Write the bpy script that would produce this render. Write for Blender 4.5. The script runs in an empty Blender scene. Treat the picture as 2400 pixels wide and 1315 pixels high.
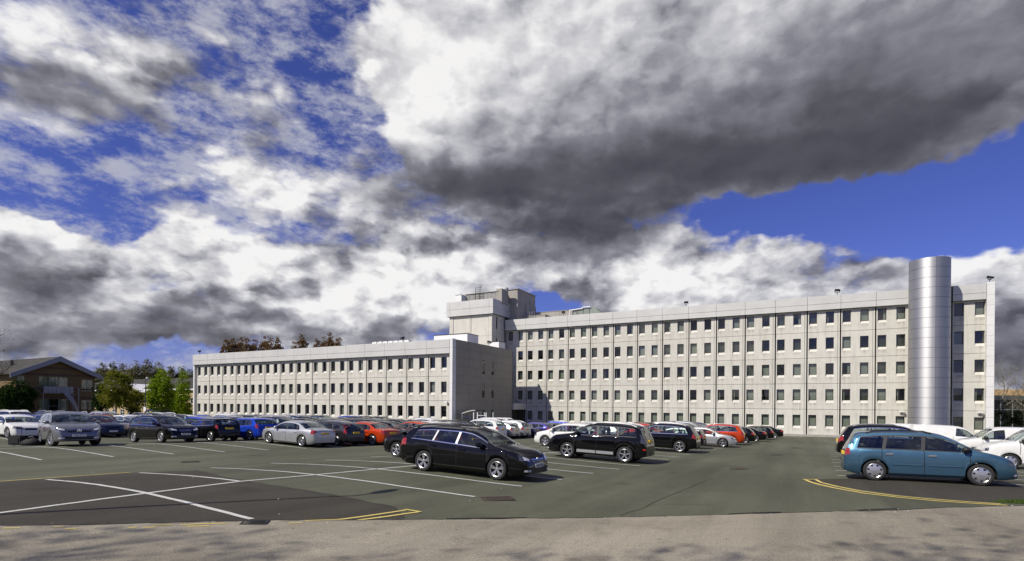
import bpy, bmesh, math, random
import numpy as np
from mathutils import Vector, Matrix
random.seed(7)
PI = math.pi
# ------------------------------------------------------------------ scene constants
AZ = 0.4933                                   # the office fronts run along T and recede along E
T = (math.cos(AZ), -math.sin(AZ)); E = (math.sin(AZ), math.cos(AZ))
CAM_H = 1.7976
D_MAIN, D_LOW = 81.3985, 60.1129              # distance of the two fronts along E
MOD = 3.7791                                  # width of one facade bay
def xy(s, e): return (T[0]*s + E[0]*e, T[1]*s + E[1]*e)
def se(x, y): return (T[0]*x + T[1]*y, E[0]*x + E[1]*y)
def ramp01(v, a, b):
    t = max(0.0, min(1.0, (v-a)/(b-a))); return t*t*(3-2*t)
def gz(x, y):
    """height of the sloping, gently ridged site"""
    s, e = se(x, y)
    fade = ramp01(s, -75, -55)*(1-ramp01(s, 14, 30))*(1-ramp01(e, 60, 80))*ramp01(e, -6, 2)
    yy = min(y, 160.0)
    xx = max(-120.0, min(120.0, x))
    return -0.008956*xx - 0.02535*yy + 0.1064*fade*math.cos(2*PI*(s+13.004)/16.85)
scene = bpy.context.scene
col = scene.collection
# ------------------------------------------------------------------ camera
cam_data = bpy.data.cameras.new('camera'); cam = bpy.data.objects.new('camera', cam_data); col.objects.link(cam)
cam_data.sensor_width = 36.0; cam_data.lens = 1264.0*36/2400
cam_data.shift_y = (947.7-657.5)/2400
cam_data.clip_end = 6000; cam_data.clip_start = 0.1
cam.matrix_world = Matrix.Translation((0, 0, CAM_H)) @ Matrix.Rotation(PI/2, 4, 'X') @ Matrix.Rotation(0.008, 4, 'Z')
scene.camera = cam
# ------------------------------------------------------------------ sun
SUN_EL = math.radians(44)
PHI = math.radians(27)
LDIR = (E[0]*math.cos(PHI)+T[0]*math.sin(PHI), E[1]*math.cos(PHI)+T[1]*math.sin(PHI))   # ground direction of shadows
sd = bpy.data.lights.new('sun', 'SUN'); sun = bpy.data.objects.new('sun', sd); col.objects.link(sun)
sd.energy = 4.9; sd.angle = math.radians(0.53); sd.color = (1.0, 0.94, 0.83)
ldir3 = Vector((LDIR[0]*math.cos(SUN_EL), LDIR[1]*math.cos(SUN_EL), -math.sin(SUN_EL)))
sun.rotation_euler = ldir3.to_track_quat('-Z', 'Y').to_euler()
SUN_VEC = (-ldir3).normalized()
# ------------------------------------------------------------------ view
vs = scene.view_settings
vs.view_transform = 'Standard'; vs.look = 'None'; vs.exposure = 0.0; vs.gamma = 1.0; vs.use_curve_mapping = False
# ------------------------------------------------------------------ sky with broken cumulus
world = bpy.data.worlds.new('World'); scene.world = world; world.use_nodes = True
wt = world.node_tree; wt.nodes.clear()
class NG:
    """small helper for node maths"""
    def __init__(s, tree): s.t = tree
    def n(s, kind, **kw):
        nd = s.t.nodes.new(kind)
        for k, v in kw.items(): setattr(nd, k, v)
        return nd
    def put(s, sock, v):
        if isinstance(v, bpy.types.NodeSocket): s.t.links.new(v, sock)
        elif v is not None: sock.default_value = v
    def m(s, op, a, b=None, c=None, clamp=False):
        nd = s.n('ShaderNodeMath', operation=op, use_clamp=clamp)
        s.put(nd.inputs[0], a)
        if b is not None: s.put(nd.inputs[1], b)
        if c is not None: s.put(nd.inputs[2], c)
        return nd.outputs[0]
    def vm(s, op, a, b=None):
        nd = s.n('ShaderNodeVectorMath', operation=op); s.put(nd.inputs[0], a)
        if b is not None: s.put(nd.inputs[1], b)
        return nd.outputs[0]
    def comb(s, x, y, z):
        nd = s.n('ShaderNodeCombineXYZ')
        for i, v in enumerate((x, y, z)): s.put(nd.inputs[i], v)
        return nd.outputs[0]
    def noise(s, vec, scale, detail=6, rough=0.55, dist=0.0, lac=2.0):
        nd = s.n('ShaderNodeTexNoise'); s.put(nd.inputs['Vector'], vec)
        nd.inputs['Scale'].default_value = scale; nd.inputs['Detail'].default_value = detail
        nd.inputs['Roughness'].default_value = rough; nd.inputs['Distortion'].default_value = dist
        nd.inputs['Lacunarity'].default_value = lac
        return nd.outputs['Fac']
    def smooth(s, v, a, b, lo=0.0, hi=1.0):
        nd = s.n('ShaderNodeMapRange', interpolation_type='SMOOTHSTEP'); s.put(nd.inputs['Value'], v)
        s.put(nd.inputs['From Min'], a); s.put(nd.inputs['From Max'], b)
        nd.inputs['To Min'].default_value = lo; nd.inputs['To Max'].default_value = hi
        return nd.outputs['Result']
    def mix(s, f, a, b, blend='MIX'):
        nd = s.n('ShaderNodeMix', data_type='RGBA', blend_type=blend); s.put(nd.inputs[0], f)
        s.put(nd.inputs[6], a); s.put(nd.inputs[7], b); return nd.outputs[2]
g = NG(wt)
def pix_dir(x, y):
    """photo pixel -> azimuth, elevation (degrees) of that piece of sky"""
    u = (x-1200)/1264.0; v = (947.7+0.008*(x-1200)-y)/1264.0
    return math.degrees(math.atan(u)), math.degrees(math.atan(v/math.sqrt(1+u*u)))
tc = g.n('ShaderNodeTexCoord'); sx = g.n('ShaderNodeSeparateXYZ'); wt.links.new(tc.outputs['Generated'], sx.inputs[0])
dx, dy, dz = sx.outputs
az_n = g.m('MULTIPLY', g.m('ARCTAN2', dx, dy), 180/PI)
el_n = g.m('MULTIPLY', g.m('ARCSINE', dz), 180/PI)
# warp the coordinates a little so that no mass has a drawn outline
gen = tc.outputs['Generated']
def noise_c(vec, scale, detail, rough):
    nd = g.n('ShaderNodeTexNoise'); g.put(nd.inputs['Vector'], vec)
    nd.inputs['Scale'].default_value = scale; nd.inputs['Detail'].default_value = detail; nd.inputs['Roughness'].default_value = rough
    return nd.outputs['Color']
wc = g.vm('MULTIPLY', g.vm('SUBTRACT', noise_c(gen, 3.3, 5, .62), (.5, .5, .5)), (15.0, 10.0, 0.0))
P = g.vm('ADD', g.comb(az_n, el_n, 0.0), wc)
def blob(x, y, rx, ry, amp, soft=1.0):
    a, e = pix_dir(x, y); a1, _ = pix_dir(x+rx*.5, y); a0, _ = pix_dir(x-rx*.5, y)
    ra = a1-a0; _, eu = pix_dir(x, y-ry*.5); _, ed = pix_dir(x, y+ry*.5); re = eu-ed
    nd = g.n('ShaderNodeVectorMath', operation='MULTIPLY_ADD'); g.put(nd.inputs[0], P)
    nd.inputs[1].default_value = (1/ra, 1/re, 0); nd.inputs[2].default_value = (-a/ra, -e/re, 0)
    ln = g.n('ShaderNodeVectorMath', operation='LENGTH'); g.put(ln.inputs[0], nd.outputs[0])
    return g.smooth(ln.outputs['Value'], 1.0-.6*soft, 1.0+.6*soft, amp, 0.0)
def total(items):
    acc = None
    for it in items:
        v = blob(*it); acc = v if acc is None else g.m('ADD', acc, v)
    return acc
big = g.m('MAXIMUM', blob(1370, 180, 520, 345, 1.0, .26), blob(1860, 170, 600, 310, 1.0, .62))
mass = g.m('ADD', g.m('MULTIPLY', big, .85), total([ # cloud bodies (+) and clear gaps (-)
    (2260, 150, 420, 190, .42, .9), (1350, 440, 520, 90, .42, .6), (1230, 580, 330, 90, .36, .8), (1370, 600, 110, 60, .2, .8),
    (800, 690, 270, 100, .40, .4), (1600, 660, 300, 100, .46, .4), (2180, 690, 360, 90, .40, .6), (2290, 800, 220, 120, .34, .7),
    (120, 150, 290, 170, .36, .8), (620, 440, 300, 110, .26, .8), (80, 620, 260, 110, .42, .5), (420, 620, 300, 90, .26, .8), (330, 770, 380, 60, .30, .7), (1000, 630, 260, 70, .24, .8), (480, 190, 190, 140, .10, .9),
    (90, 368, 140, 46, -.42, .9), (390, 372, 90, 40, -.34, .9), (690, 90, 110, 150, -.12, .9), (2130, 470, 350, 100, -.60, .8), (2370, 520, 160, 60, -.3, .8), (1262, 726, 44, 20, -.45, .9), (280, 520, 150, 26, -.30, .8), (872, 230, 46, 60, -.20, .9), (400, 848, 230, 26, -.30, .9), (150, 500, 120, 30, -.3, .9), (2330, 140, 120, 60, -.2, .9), (1740, 540, 120, 50, -.3, .8)]))
cv = g.vm('MULTIPLY', gen, (1.0, 1.0, 1.7))
puff = g.noise(cv, 6.0, 8, .58)
def vor(vec, scale, detail):
    nd = g.n('ShaderNodeTexVoronoi', feature='F1'); g.put(nd.inputs['Vector'], vec)
    nd.inputs['Scale'].default_value = scale; nd.inputs['Detail'].default_value = detail; nd.inputs['Roughness'].default_value = .55
    return nd.outputs['Distance']
cvw = g.vm('ADD', cv, g.vm('MULTIPLY', g.vm('SUBTRACT', noise_c(cv, 22.0, 3, .6), (.5, .5, .5)), (.05, .05, .05)))
lump = g.m('SUBTRACT', 1.0, vor(cvw, 9.5, 2.4))           # rounded cauliflower lumps
strat = g.noise(g.vm('MULTIPLY', gen, (1.0, 1.0, 3.0)), 10.0, 7, .66)
near_h = g.smooth(el_n, 5.0, 20.0, .22, 0.0)               # cloud closes up towards the horizon
field = g.m('ADD', g.m('ADD', g.m('ADD', mass, near_h), g.m('MULTIPLY', puff, .85)), g.m('ADD', g.m('MULTIPLY', lump, .30), g.m('MULTIPLY', strat, .55)))
cover = g.smooth(field, .76, 1.07)
# self shading: compare with the field a step towards the sun (up and to the left of view)
puff2 = g.noise(g.vm('ADD', cv, (-.045, -.014, .062)), 5.0, 6, .56)
puff1 = g.noise(cv, 5.0, 6, .56)
lump2 = g.m('SUBTRACT', 1.0, vor(g.vm('ADD', cvw, (-.017, -.005, .024)), 9.5, 2.4))
relief = g.m('ADD', g.m('MULTIPLY', g.m('SUBTRACT', puff1, puff2), 1.45), g.m('MULTIPLY', g.m('SUBTRACT', lump, lump2), .70))
relief = g.m('ADD', relief, g.m('MULTIPLY', g.m('SUBTRACT', strat, .5), .34))
relief = g.m('MULTIPLY', relief, g.m('SUBTRACT', 1.0, g.m('MULTIPLY', big, .42)))
belly = total([(1420, 450, 620, 100, .38, 1.0), (1820, 300, 600, 230, .30, 1.2), (1600, 330, 480, 200, .14, 1.2), (2280, 150, 460, 260, .26, 1.2), (1330, 580, 200, 60, .40, .8), (1060, 450, 230, 60, .28, .9),
    (190, 240, 260, 70, .44, .8), (70, 650, 210, 60, .36, .8), (300, 790, 430, 50, .38, .8), (760, 755, 300, 26, .34, .8), (600, 540, 340, 40, .14, .9), (2200, 660, 240, 36, .24, .8), (2330, 800, 200, 100, .42, .9), (1300, 680, 120, 40, .2, .9), (560, 190, 220, 190, .14, .9)])
bright = total([(680, 650, 170, 70, .22, .7), (930, 650, 130, 50, .20, .7), (1590, 640, 250, 75, .26, .6), (2270, 630, 130, 50, .22, .7), (110, 80, 190, 80, .20, .8), (560, 400, 170, 60, .18, .8), (60, 520, 140, 50, .18, .8), (230, 320, 120, 30, .16, .8), (1000, 200, 180, 220, .06, .9), (1020, 720, 60, 40, .16, .8)])
thick = g.smooth(field, 1.05, 1.7)
keep = g.m('SUBTRACT', 1.0, g.m('MINIMUM', g.m('MULTIPLY', belly, 1.12), .84))
lum = g.m('MULTIPLY', g.m('SUBTRACT', g.m('ADD', g.m('ADD', g.m('ADD', .74, g.m('MULTIPLY', big, .17)), bright), relief), g.m('MULTIPLY', thick, .10)), keep)
lum = g.m('MAXIMUM', g.m('MINIMUM', lum, 1.0), .0)
cr = g.n('ShaderNodeValToRGB'); wt.links.new(lum, cr.inputs[0])
ce = cr.color_ramp.elements
ce[0].position = 0.0; ce[0].color = (.035, .035, .042, 1)
ce[1].position = 1.0; ce[1].color = (.93, .92, .91, 1)
for p_, c_ in ((.2, (.098, .098, .112, 1)), (.45, (.235, .235, .270, 1)), (.72, (.55, .55, .585, 1))):
    e_ = ce.new(p_); e_.color = c_
sky = g.n('ShaderNodeTexSky', sky_type='NISHITA', sun_disc=False)
sky.sun_elevation = SUN_EL; sky.sun_rotation = math.atan2(SUN_VEC.x, SUN_VEC.y)
sky.altitude = 100; sky.air_density = 1.0; sky.dust_density = .3; sky.ozone_density = 4.0
STR = 0.1
blue = g.mix(1.0, sky.outputs[0], (.49, .465, .95, 1), 'MULTIPLY')
cl10 = g.vm('MULTIPLY', cr.outputs[0], (1/STR, 1/STR, 1/STR))
# thin broken veil of high cloud over the left half of the view and the sky behind it
vn = g.noise(g.vm('MULTIPLY', gen, (1.0, 1.0, 2.2)), 13.0, 6, .68)
veil = g.m('MULTIPLY', g.m('MULTIPLY', g.smooth(vn, .40, .66), g.smooth(az_n, -2.0, -16.0, 0.0, 1.0)), .78)
blue = g.mix(veil, blue, (5.2, 5.3, 6.0, 1))
final = g.mix(g.m('MULTIPLY', cover, .97), blue, cl10)
bg = g.n('ShaderNodeBackground'); wt.links.new(final, bg.inputs[0]); bg.inputs[1].default_value = STR
wo = g.n('ShaderNodeOutputWorld'); wt.links.new(bg.outputs[0], wo.inputs[0])
world.cycles.sampling_method = 'MANUAL'; world.cycles.sample_map_resolution = 512
# ------------------------------------------------------------------ materials
MATS = {}
def new_mat(name):
    m = bpy.data.materials.new(name); m.use_nodes = True
    nt = m.node_tree; b = nt.nodes['Principled BSDF']; return m, NG(nt), b
def plain(name, color, rough=.6, metal=0.0, var=.0, scale=8.0, coat=0.0, spec=.5, bump=0.0, bscale=60.0, coords='Object'):
    """principled material with a little procedural unevenness"""
    if name in MATS: return MATS[name]
    m, n, b = new_mat(name)
    b.inputs['Roughness'].default_value = rough; b.inputs['Metallic'].default_value = metal
    b.inputs['Specular IOR Level'].default_value = spec
    if coat: b.inputs['Coat Weight'].default_value = coat; b.inputs['Coat Roughness'].default_value = .04
    c = (*color, 1)
    if var or bump:
        t_ = n.n('ShaderNodeTexCoord')
    if var:
        f = n.noise(t_.outputs[coords], scale, 5, .6)
        lo = tuple(max(0, v*(1-var)) for v in color)+(1,); hi = tuple(min(1, v*(1+var)) for v in color)+(1,)
        n.put(b.inputs['Base Color'], n.mix(n.smooth(f, .3, .7), lo, hi))
    else: b.inputs['Base Color'].default_value = c
    if bump:
        bp = n.n('ShaderNodeBump'); bp.inputs['Strength'].default_value = bump; bp.inputs['Distance'].default_value = .02
        n.put(bp.inputs['Height'], n.noise(t_.outputs[coords], bscale, 4, .6)); n.put(b.inputs['Normal'], bp.outputs[0])
    MATS[name] = m; return m
def emit_off(m): return m
def concrete(name, base, dark):
    m, n, b = new_mat(name)
    t_ = n.n('ShaderNodeTexCoord'); gp = n.n('ShaderNodeNewGeometry'); pos = gp.outputs['Position']
    f1 = n.noise(pos, .9, 6, .62); f2 = n.noise(n.vm('MULTIPLY', pos, (2.2, 2.2, .16)), 1.4, 5, .65); f3 = n.noise(pos, 26.0, 3, .6)
    oi = n.n('ShaderNodeObjectInfo')
    k = n.m('ADD', n.m('MULTIPLY', n.smooth(f2, .46, .76), .52), n.m('MULTIPLY', n.smooth(f1, .35, .75), .30))
    so = n.n('ShaderNodeSeparateXYZ'); n.put(so.inputs[0], t_.outputs['Object'])   # grime washed down below each window sill
    xm = n.m('MAXIMUM', n.smooth(n.m('ABSOLUTE', n.m('SUBTRACT', so.outputs[0], .66)), .38, .52, 1.0, 0.0), n.smooth(n.m('ABSOLUTE', n.m('SUBTRACT', so.outputs[0], 2.59)), .38, .52, 1.0, 0.0))
    zm_ = n.m('MULTIPLY', n.smooth(so.outputs[2], -3.05, -2.62), n.m('LESS_THAN', so.outputs[2], -2.535))
    k = n.m('ADD', k, n.m('MULTIPLY', n.m('MULTIPLY', xm, zm_), n.smooth(f2, .25, .7, .05, .75)))
    k = n.m('ADD', k, n.m('MULTIPLY', oi.outputs['Random'], .20))
    k = n.m('ADD', k, n.m('MULTIPLY', n.m('SUBTRACT', f3, .5), .35), clamp=True)
    n.put(b.inputs['Base Color'], n.mix(k, (*base, 1), (*dark, 1)))
    b.inputs['Roughness'].default_value = .85; b.inputs['Specular IOR Level'].default_value = .25
    bp = n.n('ShaderNodeBump'); bp.inputs['Strength'].default_value = .25; bp.inputs['Distance'].default_value = .02
    n.put(bp.inputs['Height'], f3); n.put(b.inputs['Normal'], bp.outputs[0])
    MATS[name] = m; return m
CONC = concrete('exposed_concrete', (.615, .60, .54), (.41, .39, .34))
CONC_D = concrete('weathered_concrete', (.40, .38, .345), (.22, .21, .19))
FASC = plain('grey_metal_cladding', (.56, .555, .53), .45, .1, .05, .6)
FIN = plain('white_metal_cladding', (.72, .715, .70), .45, .0, .04, .6)
ENDC = plain('end_wall_cladding', (.245, .226, .196), .5, .05, .07, .5)
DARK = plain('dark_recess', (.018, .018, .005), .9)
SOFF = plain('soffit', (.10, .095, .085), .9)
FRAME = plain('window_frame_bronze', (.045, .042, .04), .45)
WHITE = plain('white_paint', (.78, .78, .77), .5, 0, .05, 3)
GALV = plain('galvanised_steel', (.42, .43, .44), .45, .6, .1, 4)
BLACKM = plain('black_metal', (.02, .02, .022), .45)
BLIND = plain('blind_fabric', (.58, .60, .52), .8, 0, .06, 3)
def brushed():
    m, n, b = new_mat('brushed_steel_cladding')
    gp = n.n('ShaderNodeNewGeometry'); f = n.noise(n.vm('MULTIPLY', gp.outputs['Position'], (.6, .6, .25)), 1.2, 4, .6)
    n.put(b.inputs['Base Color'], n.mix(f, (.50, .50, .51, 1), (.60, .60, .61, 1)))
    b.inputs['Metallic'].default_value = 1.0
    n.put(b.inputs['Roughness'], n.m('ADD', .54, n.m('MULTIPLY', f, .10)))
    b.inputs['Anisotropic'].default_value = .5; n.put(b.inputs['Tangent'], n.comb(0.0, 0.0, 1.0))
    MATS['brushed'] = m; return m
STEEL = brushed()
def glass(name, tint, keep, rough=.0):
    """pane: part see-through, part mirror by angle"""
    m = bpy.data.materials.new(name); m.use_nodes = True; nt = m.node_tree; nt.nodes.clear(); n = NG(nt)
    tr = n.n('ShaderNodeBsdfTransparent'); tr.inputs[0].default_value = (*[v*keep for v in tint], 1)
    gl = n.n('ShaderNodeBsdfGlossy'); gl.inputs['Roughness'].default_value = rough; gl.inputs[0].default_value = (.95, .97, 1, 1)
    gm = n.n('ShaderNodeNewGeometry'); dt = n.n('ShaderNodeVectorMath', operation='DOT_PRODUCT'); nt.links.new(gm.outputs['Incoming'], dt.inputs[0]); nt.links.new(gm.outputs['Normal'], dt.inputs[1])
    sch = n.m('ADD', .045, n.m('MULTIPLY', .955, n.m('POWER', n.m('SUBTRACT', 1.0, n.m('MINIMUM', n.m('ABSOLUTE', dt.outputs['Value']), 1.0)), 5.0)))
    mx = n.n('ShaderNodeMixShader'); n.put(mx.inputs[0], n.m('ADD', sch, .03)); nt.links.new(tr.outputs[0], mx.inputs[1]); nt.links.new(gl.outputs[0], mx.inputs[2])
    o = n.n('ShaderNodeOutputMaterial'); nt.links.new(mx.outputs[0], o.inputs[0]); MATS[name] = m; m.use_transparent_shadow = True; return m
PANE = glass('window_glass', (.84, .89, .85), .64)
CARGLASS = glass('car_glass', (.80, .88, .84), .84)
CLEAR = glass('lamp_glass', (.9, .92, .95), .9)
def asphalt(name, c1, c2, c3, streak=(1, 1), patch=.5, grain=.5, rough=.9):
    m, n, b = new_mat(name)
    gp = n.n('ShaderNodeNewGeometry'); pos = gp.outputs['Position']
    big = n.noise(n.vm('MULTIPLY', pos, (streak[0], streak[1], 1)), .16, 6, .62); mid = n.noise(pos, 1.6, 6, .65); fin = n.noise(pos, 42.0, 3, .75); agg = n.noise(pos, 160.0, 2, .6)
    col_ = n.mix(n.smooth(big, .33, .68), (*c1, 1), (*c2, 1))
    col_ = n.mix(n.m('MULTIPLY', n.smooth(mid, .52, .78), patch), col_, (*c3, 1))
    col_ = n.mix(1.0, col_, n.mix(n.smooth(n.m('ADD', n.m('MULTIPLY', fin, .6), n.m('MULTIPLY', agg, .4)), .3, .7), (1-grain, 1-grain, 1-grain, 1), (1+grain, 1+grain, 1+grain, 1)), 'MULTIPLY')
    dS = n.n('ShaderNodeVectorMath', operation='DOT_PRODUCT'); n.put(dS.inputs[0], pos); dS.inputs[1].default_value = (T[0], T[1], 0); dE = n.n('ShaderNodeVectorMath', operation='DOT_PRODUCT'); n.put(dE.inputs[0], pos); dE.inputs[1].default_value = (E[0], E[1], 0)
    trk = n.noise(n.comb(n.m('MULTIPLY', dS.outputs['Value'], .8), n.m('MULTIPLY', dE.outputs['Value'], .05), 0.0), 1.0, 5, .6)
    tk_ = n.smooth(trk, .32, .68, .84, 1.18); col_ = n.mix(1.0, col_, n.comb(tk_, tk_, tk_), 'MULTIPLY')
    st_ = n.smooth(n.noise(n.vm('ADD', pos, (31.0, 7.0, 0)), .55, 3, .5), .63, .72, 1.0, .72); st2 = n.smooth(n.noise(pos, 5.5, 2, .5), .70, .78, 1.0, .70)
    col_ = n.mix(1.0, col_, n.comb(n.m('MULTIPLY', st_, st2), n.m('MULTIPLY', st_, st2), n.m('MULTIPLY', st_, st2)), 'MULTIPLY')
    n.put(b.inputs['Base Color'], col_); b.inputs['Roughness'].default_value = rough; b.inputs['Specular IOR Level'].default_value = .3
    bp = n.n('ShaderNodeBump'); bp.inputs['Strength'].default_value = .55; bp.inputs['Distance'].default_value = .01
    n.put(bp.inputs['Height'], agg); n.put(b.inputs['Normal'], bp.outputs[0]); MATS[name] = m; return m
TARMAC = asphalt('car_park_asphalt', (.074, .077, .050), (.108, .111, .074), (.058, .060, .040), (1.0, .5), .5, .30)
PATCHM = asphalt('newer_asphalt', (.044, .039, .029), (.056, .050, .037), (.034, .029, .021), (1, 1), .5, .38)
ROADM = asphalt('worn_road', (.235, .21, .156), (.31, .28, .215), (.125, .106, .077), (.30, 1.4), .65, .50)
GRASSY = asphalt('rough_ground', (.05, .07, .025), (.07, .085, .035), (.06, .05, .03), (1, 1), .5, .3)
def paint_line(name, color, gone):
    m, n, b = new_mat(name)
    gp = n.n('ShaderNodeNewGeometry'); pos = gp.outputs['Position']
    w = n.m('ADD', n.m('MULTIPLY', n.noise(pos, 9.0, 5, .7), .6), n.m('MULTIPLY', n.noise(pos, 70.0, 3, .7), .4))
    n.put(b.inputs['Base Color'], n.mix(n.smooth(w, gone, gone+.12), (*color, 1), (color[0]*.38, color[1]*.38, color[2]*.36, 1)))
    b.inputs['Roughness'].default_value = .75; MATS[name] = m; return m
LINEW = paint_line('white_line_paint', (.56, .56, .52), .53)
LINEY = paint_line('yellow_line_paint', (.66, .52, .14), .55)
# ------------------------------------------------------------------ mesh helpers
class MB:
    """collects faces and links them as one mesh object"""
    def __init__(s): s.v = []; s.f = []; s.mi = []; s.cur = 0
    def add(s, verts, faces, mi=None):
        o = len(s.v); s.v += [tuple(p) for p in verts]
        for f in faces: s.f.append(tuple(i+o for i in f)); s.mi.append(s.cur if mi is None else mi)
        return s
    def box(s, x0, x1, y0, y1, z0, z1, mi=None):
        return s.add([(x0,y0,z0),(x1,y0,z0),(x1,y1,z0),(x0,y1,z0),(x0,y0,z1),(x1,y0,z1),(x1,y1,z1),(x0,y1,z1)],
                     [(0,3,2,1),(4,5,6,7),(0,1,5,4),(1,2,6,5),(2,3,7,6),(3,0,4,7)], mi)
    def quad(s, a, b, c, d, mi=None): return s.add([a, b, c, d], [(0, 1, 2, 3)], mi)
    def tube(s, p0, p1, r0, r1=None, n=8, caps=True, mi=None):
        r1 = r0 if r1 is None else r1
        p0 = Vector(p0); p1 = Vector(p1); d = p1-p0
        if d.length < 1e-6: return s
        d.normalize(); a = d.orthogonal().normalized(); b = d.cross(a)
        vs_ = []
        for p, r in ((p0, r0), (p1, r1)):
            for k in range(n):
                t = 2*PI*k/n; vs_.append(p + a*math.cos(t)*r + b*math.sin(t)*r)
        fs = [(k, (k+1) % n, n+(k+1) % n, n+k) for k in range(n)]
        if caps: fs += [tuple(reversed(range(n))), tuple(range(n, 2*n))]
        return s.add(vs_, fs, mi)
    def path(s, pts, r, n=6, mi=None):
        for a, b in zip(pts[:-1], pts[1:]): s.tube(a, b, r, r, n, True, mi)
        return s
    def lathe(s, prof, n=24, axis='z', c=(0, 0, 0), mi=None):
        vs_ = []
        for r, h in prof:
            for k in range(n):
                t = 2*PI*k/n
                if axis == 'z': vs_.append((c[0]+r*math.cos(t), c[1]+r*math.sin(t), c[2]+h))
                else: vs_.append((c[0]+r*math.cos(t), c[1]+h, c[2]+r*math.sin(t)))
        fs = []
        for i in range(len(prof)-1):
            for k in range(n):
                q = (i*n+k, i*n+(k+1) % n, (i+1)*n+(k+1) % n, (i+1)*n+k)
                fs.append(q if axis == 'z' else tuple(reversed(q)))
        return s.add(vs_, fs, mi)
    def mesh(s, name, mats=None, smooth=False, sharp=None):
        me = bpy.data.meshes.new(name); me.from_pydata(s.v, [], s.f)
        if mats is not None:
            for m in (mats if isinstance(mats, (list, tuple)) else [mats]): me.materials.append(m)
            if any(s.mi): me.polygons.foreach_set('material_index', s.mi)
        if smooth:
            me.polygons.foreach_set('use_smooth', [True]*len(me.polygons))
            if sharp:
                bm = bmesh.new(); bm.from_mesh(me)
                for ed in bm.edges:
                    if len(ed.link_faces) == 2 and ed.calc_face_angle(0) > math.radians(sharp): ed.smooth = False
                bm.to_mesh(me); bm.free()
        me.update(); return me
    def build(s, name, mats, parent=None, loc=(0, 0, 0), smooth=False, sharp=None):
        return obj(name, s.mesh(name, mats, smooth, sharp), parent, loc)
def obj(name, me, parent=None, loc=(0, 0, 0), rotz=0.0):
    o = bpy.data.objects.new(name, me); col.objects.link(o); o.location = loc
    if rotz: o.rotation_euler = (0, 0, rotz)
    if parent is not None: o.parent = parent
    return o
def tag(o, label=None, cat=None, group=None, kind=None):
    if label: o['label'] = label
    if cat: o['category'] = cat
    if group: o['group'] = group
    if kind: o['kind'] = kind
    return o
def thing(name, label, cat, loc=(0, 0, 0), rotz=0.0, group=None):
    o = obj(name, None, None, loc, rotz); o.empty_display_size = .3; return tag(o, label, cat, group)
# ------------------------------------------------------------------ ground, car park, road
def sheet(name, xs, ys, zoff, mat, kind='structure'):
    vs_ = [(x, y, gz(x, y)+zoff) for y in ys for x in xs]; nx = len(xs)
    fs = [(j*nx+i, j*nx+i+1, (j+1)*nx+i+1, (j+1)*nx+i) for j in range(len(ys)-1) for i in range(nx-1)]
    me = bpy.data.meshes.new(name); me.from_pydata(vs_, [], fs); me.materials.append(mat)
    me.polygons.foreach_set('use_smooth', [True]*len(fs)); me.update()
    return tag(obj(name, me), kind=kind)
xs_far = [-1500, -800, -400, -250, -160] + [float(v) for v in range(-150, 131, 5)] + [140, 200, 300, 500, 900, 1500]
ys_far = [-600, -200, -60] + [float(v) for v in range(-30, 171, 5)] + [180, 220, 300, 450, 700, 1200, 2500]
sheet('ground', xs_far, ys_far, -.16, GRASSY)
# car park surface: a fine grid in the bay directions, cut off along the road edge
EDGE = [(-60, 2.0), (-30, 3.6), (-12, 6.6), (-7.58, 8.0), (-6.48, 8.28), (-5.39, 8.73), (-4.17, 9.2), (-2.75, 9.55), (-1.54, 9.82), (.29, 10.18), (1.97, 10.37), (4.2, 10.55), (6.22, 10.7), (7.46, 10.72), (8.98, 11.05), (10.86, 11.43), (16, 12.4), (40, 17.0)]
def edge_y(x):
    for (a, b), (c, d) in zip(EDGE[:-1], EDGE[1:]):
        if a <= x <= c: return b+(d-b)*(x-a)/(c-a)
    return EDGE[0][1] if x < EDGE[0][0] else EDGE[-1][1]
def strip_sheet(name, x_list, y_lo, y_hi, ts, zoff, mat, jitter=0.0):
    vs_ = []; fs = []; nx = len(x_list)
    for j, t in enumerate(ts):
        for x in x_list:
            a, b = y_lo(x), y_hi(x); y = a+(b-a)*t
            vs_.append((x, y, gz(x, y)+zoff))
    for j in range(len(ts)-1):
        for i in range(nx-1): fs.append((j*nx+i, j*nx+i+1, (j+1)*nx+i+1, (j+1)*nx+i))
    me = bpy.data.meshes.new(name); me.from_pydata(vs_, [], fs); me.materials.append(mat)
    me.polygons.foreach_set('use_smooth', [True]*len(fs)); me.update()
    return tag(obj(name, me), kind='structure')
def frange(a, b, n): return [a+(b-a)*k/n for k in range(n+1)]
def wob(x): return edge_y(x)+.018*math.sin(x*7.1)+.012*math.sin(x*17.3+1)
xs_cp = frange(-120, -40, 64)[:-1]+frange(-40, 20, 240)[:-1]+frange(20, 75, 50)
strip_sheet('car_park', xs_cp, wob, lambda x: 128.0, [ (k/150.0)**1.5 for k in range(151)], .0, TARMAC)
strip_sheet('road', frange(-60, 60, 480), lambda x: -14.0, lambda x: wob(x)+.01, [k/40.0 for k in range(41)], .012, ROADM)
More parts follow.
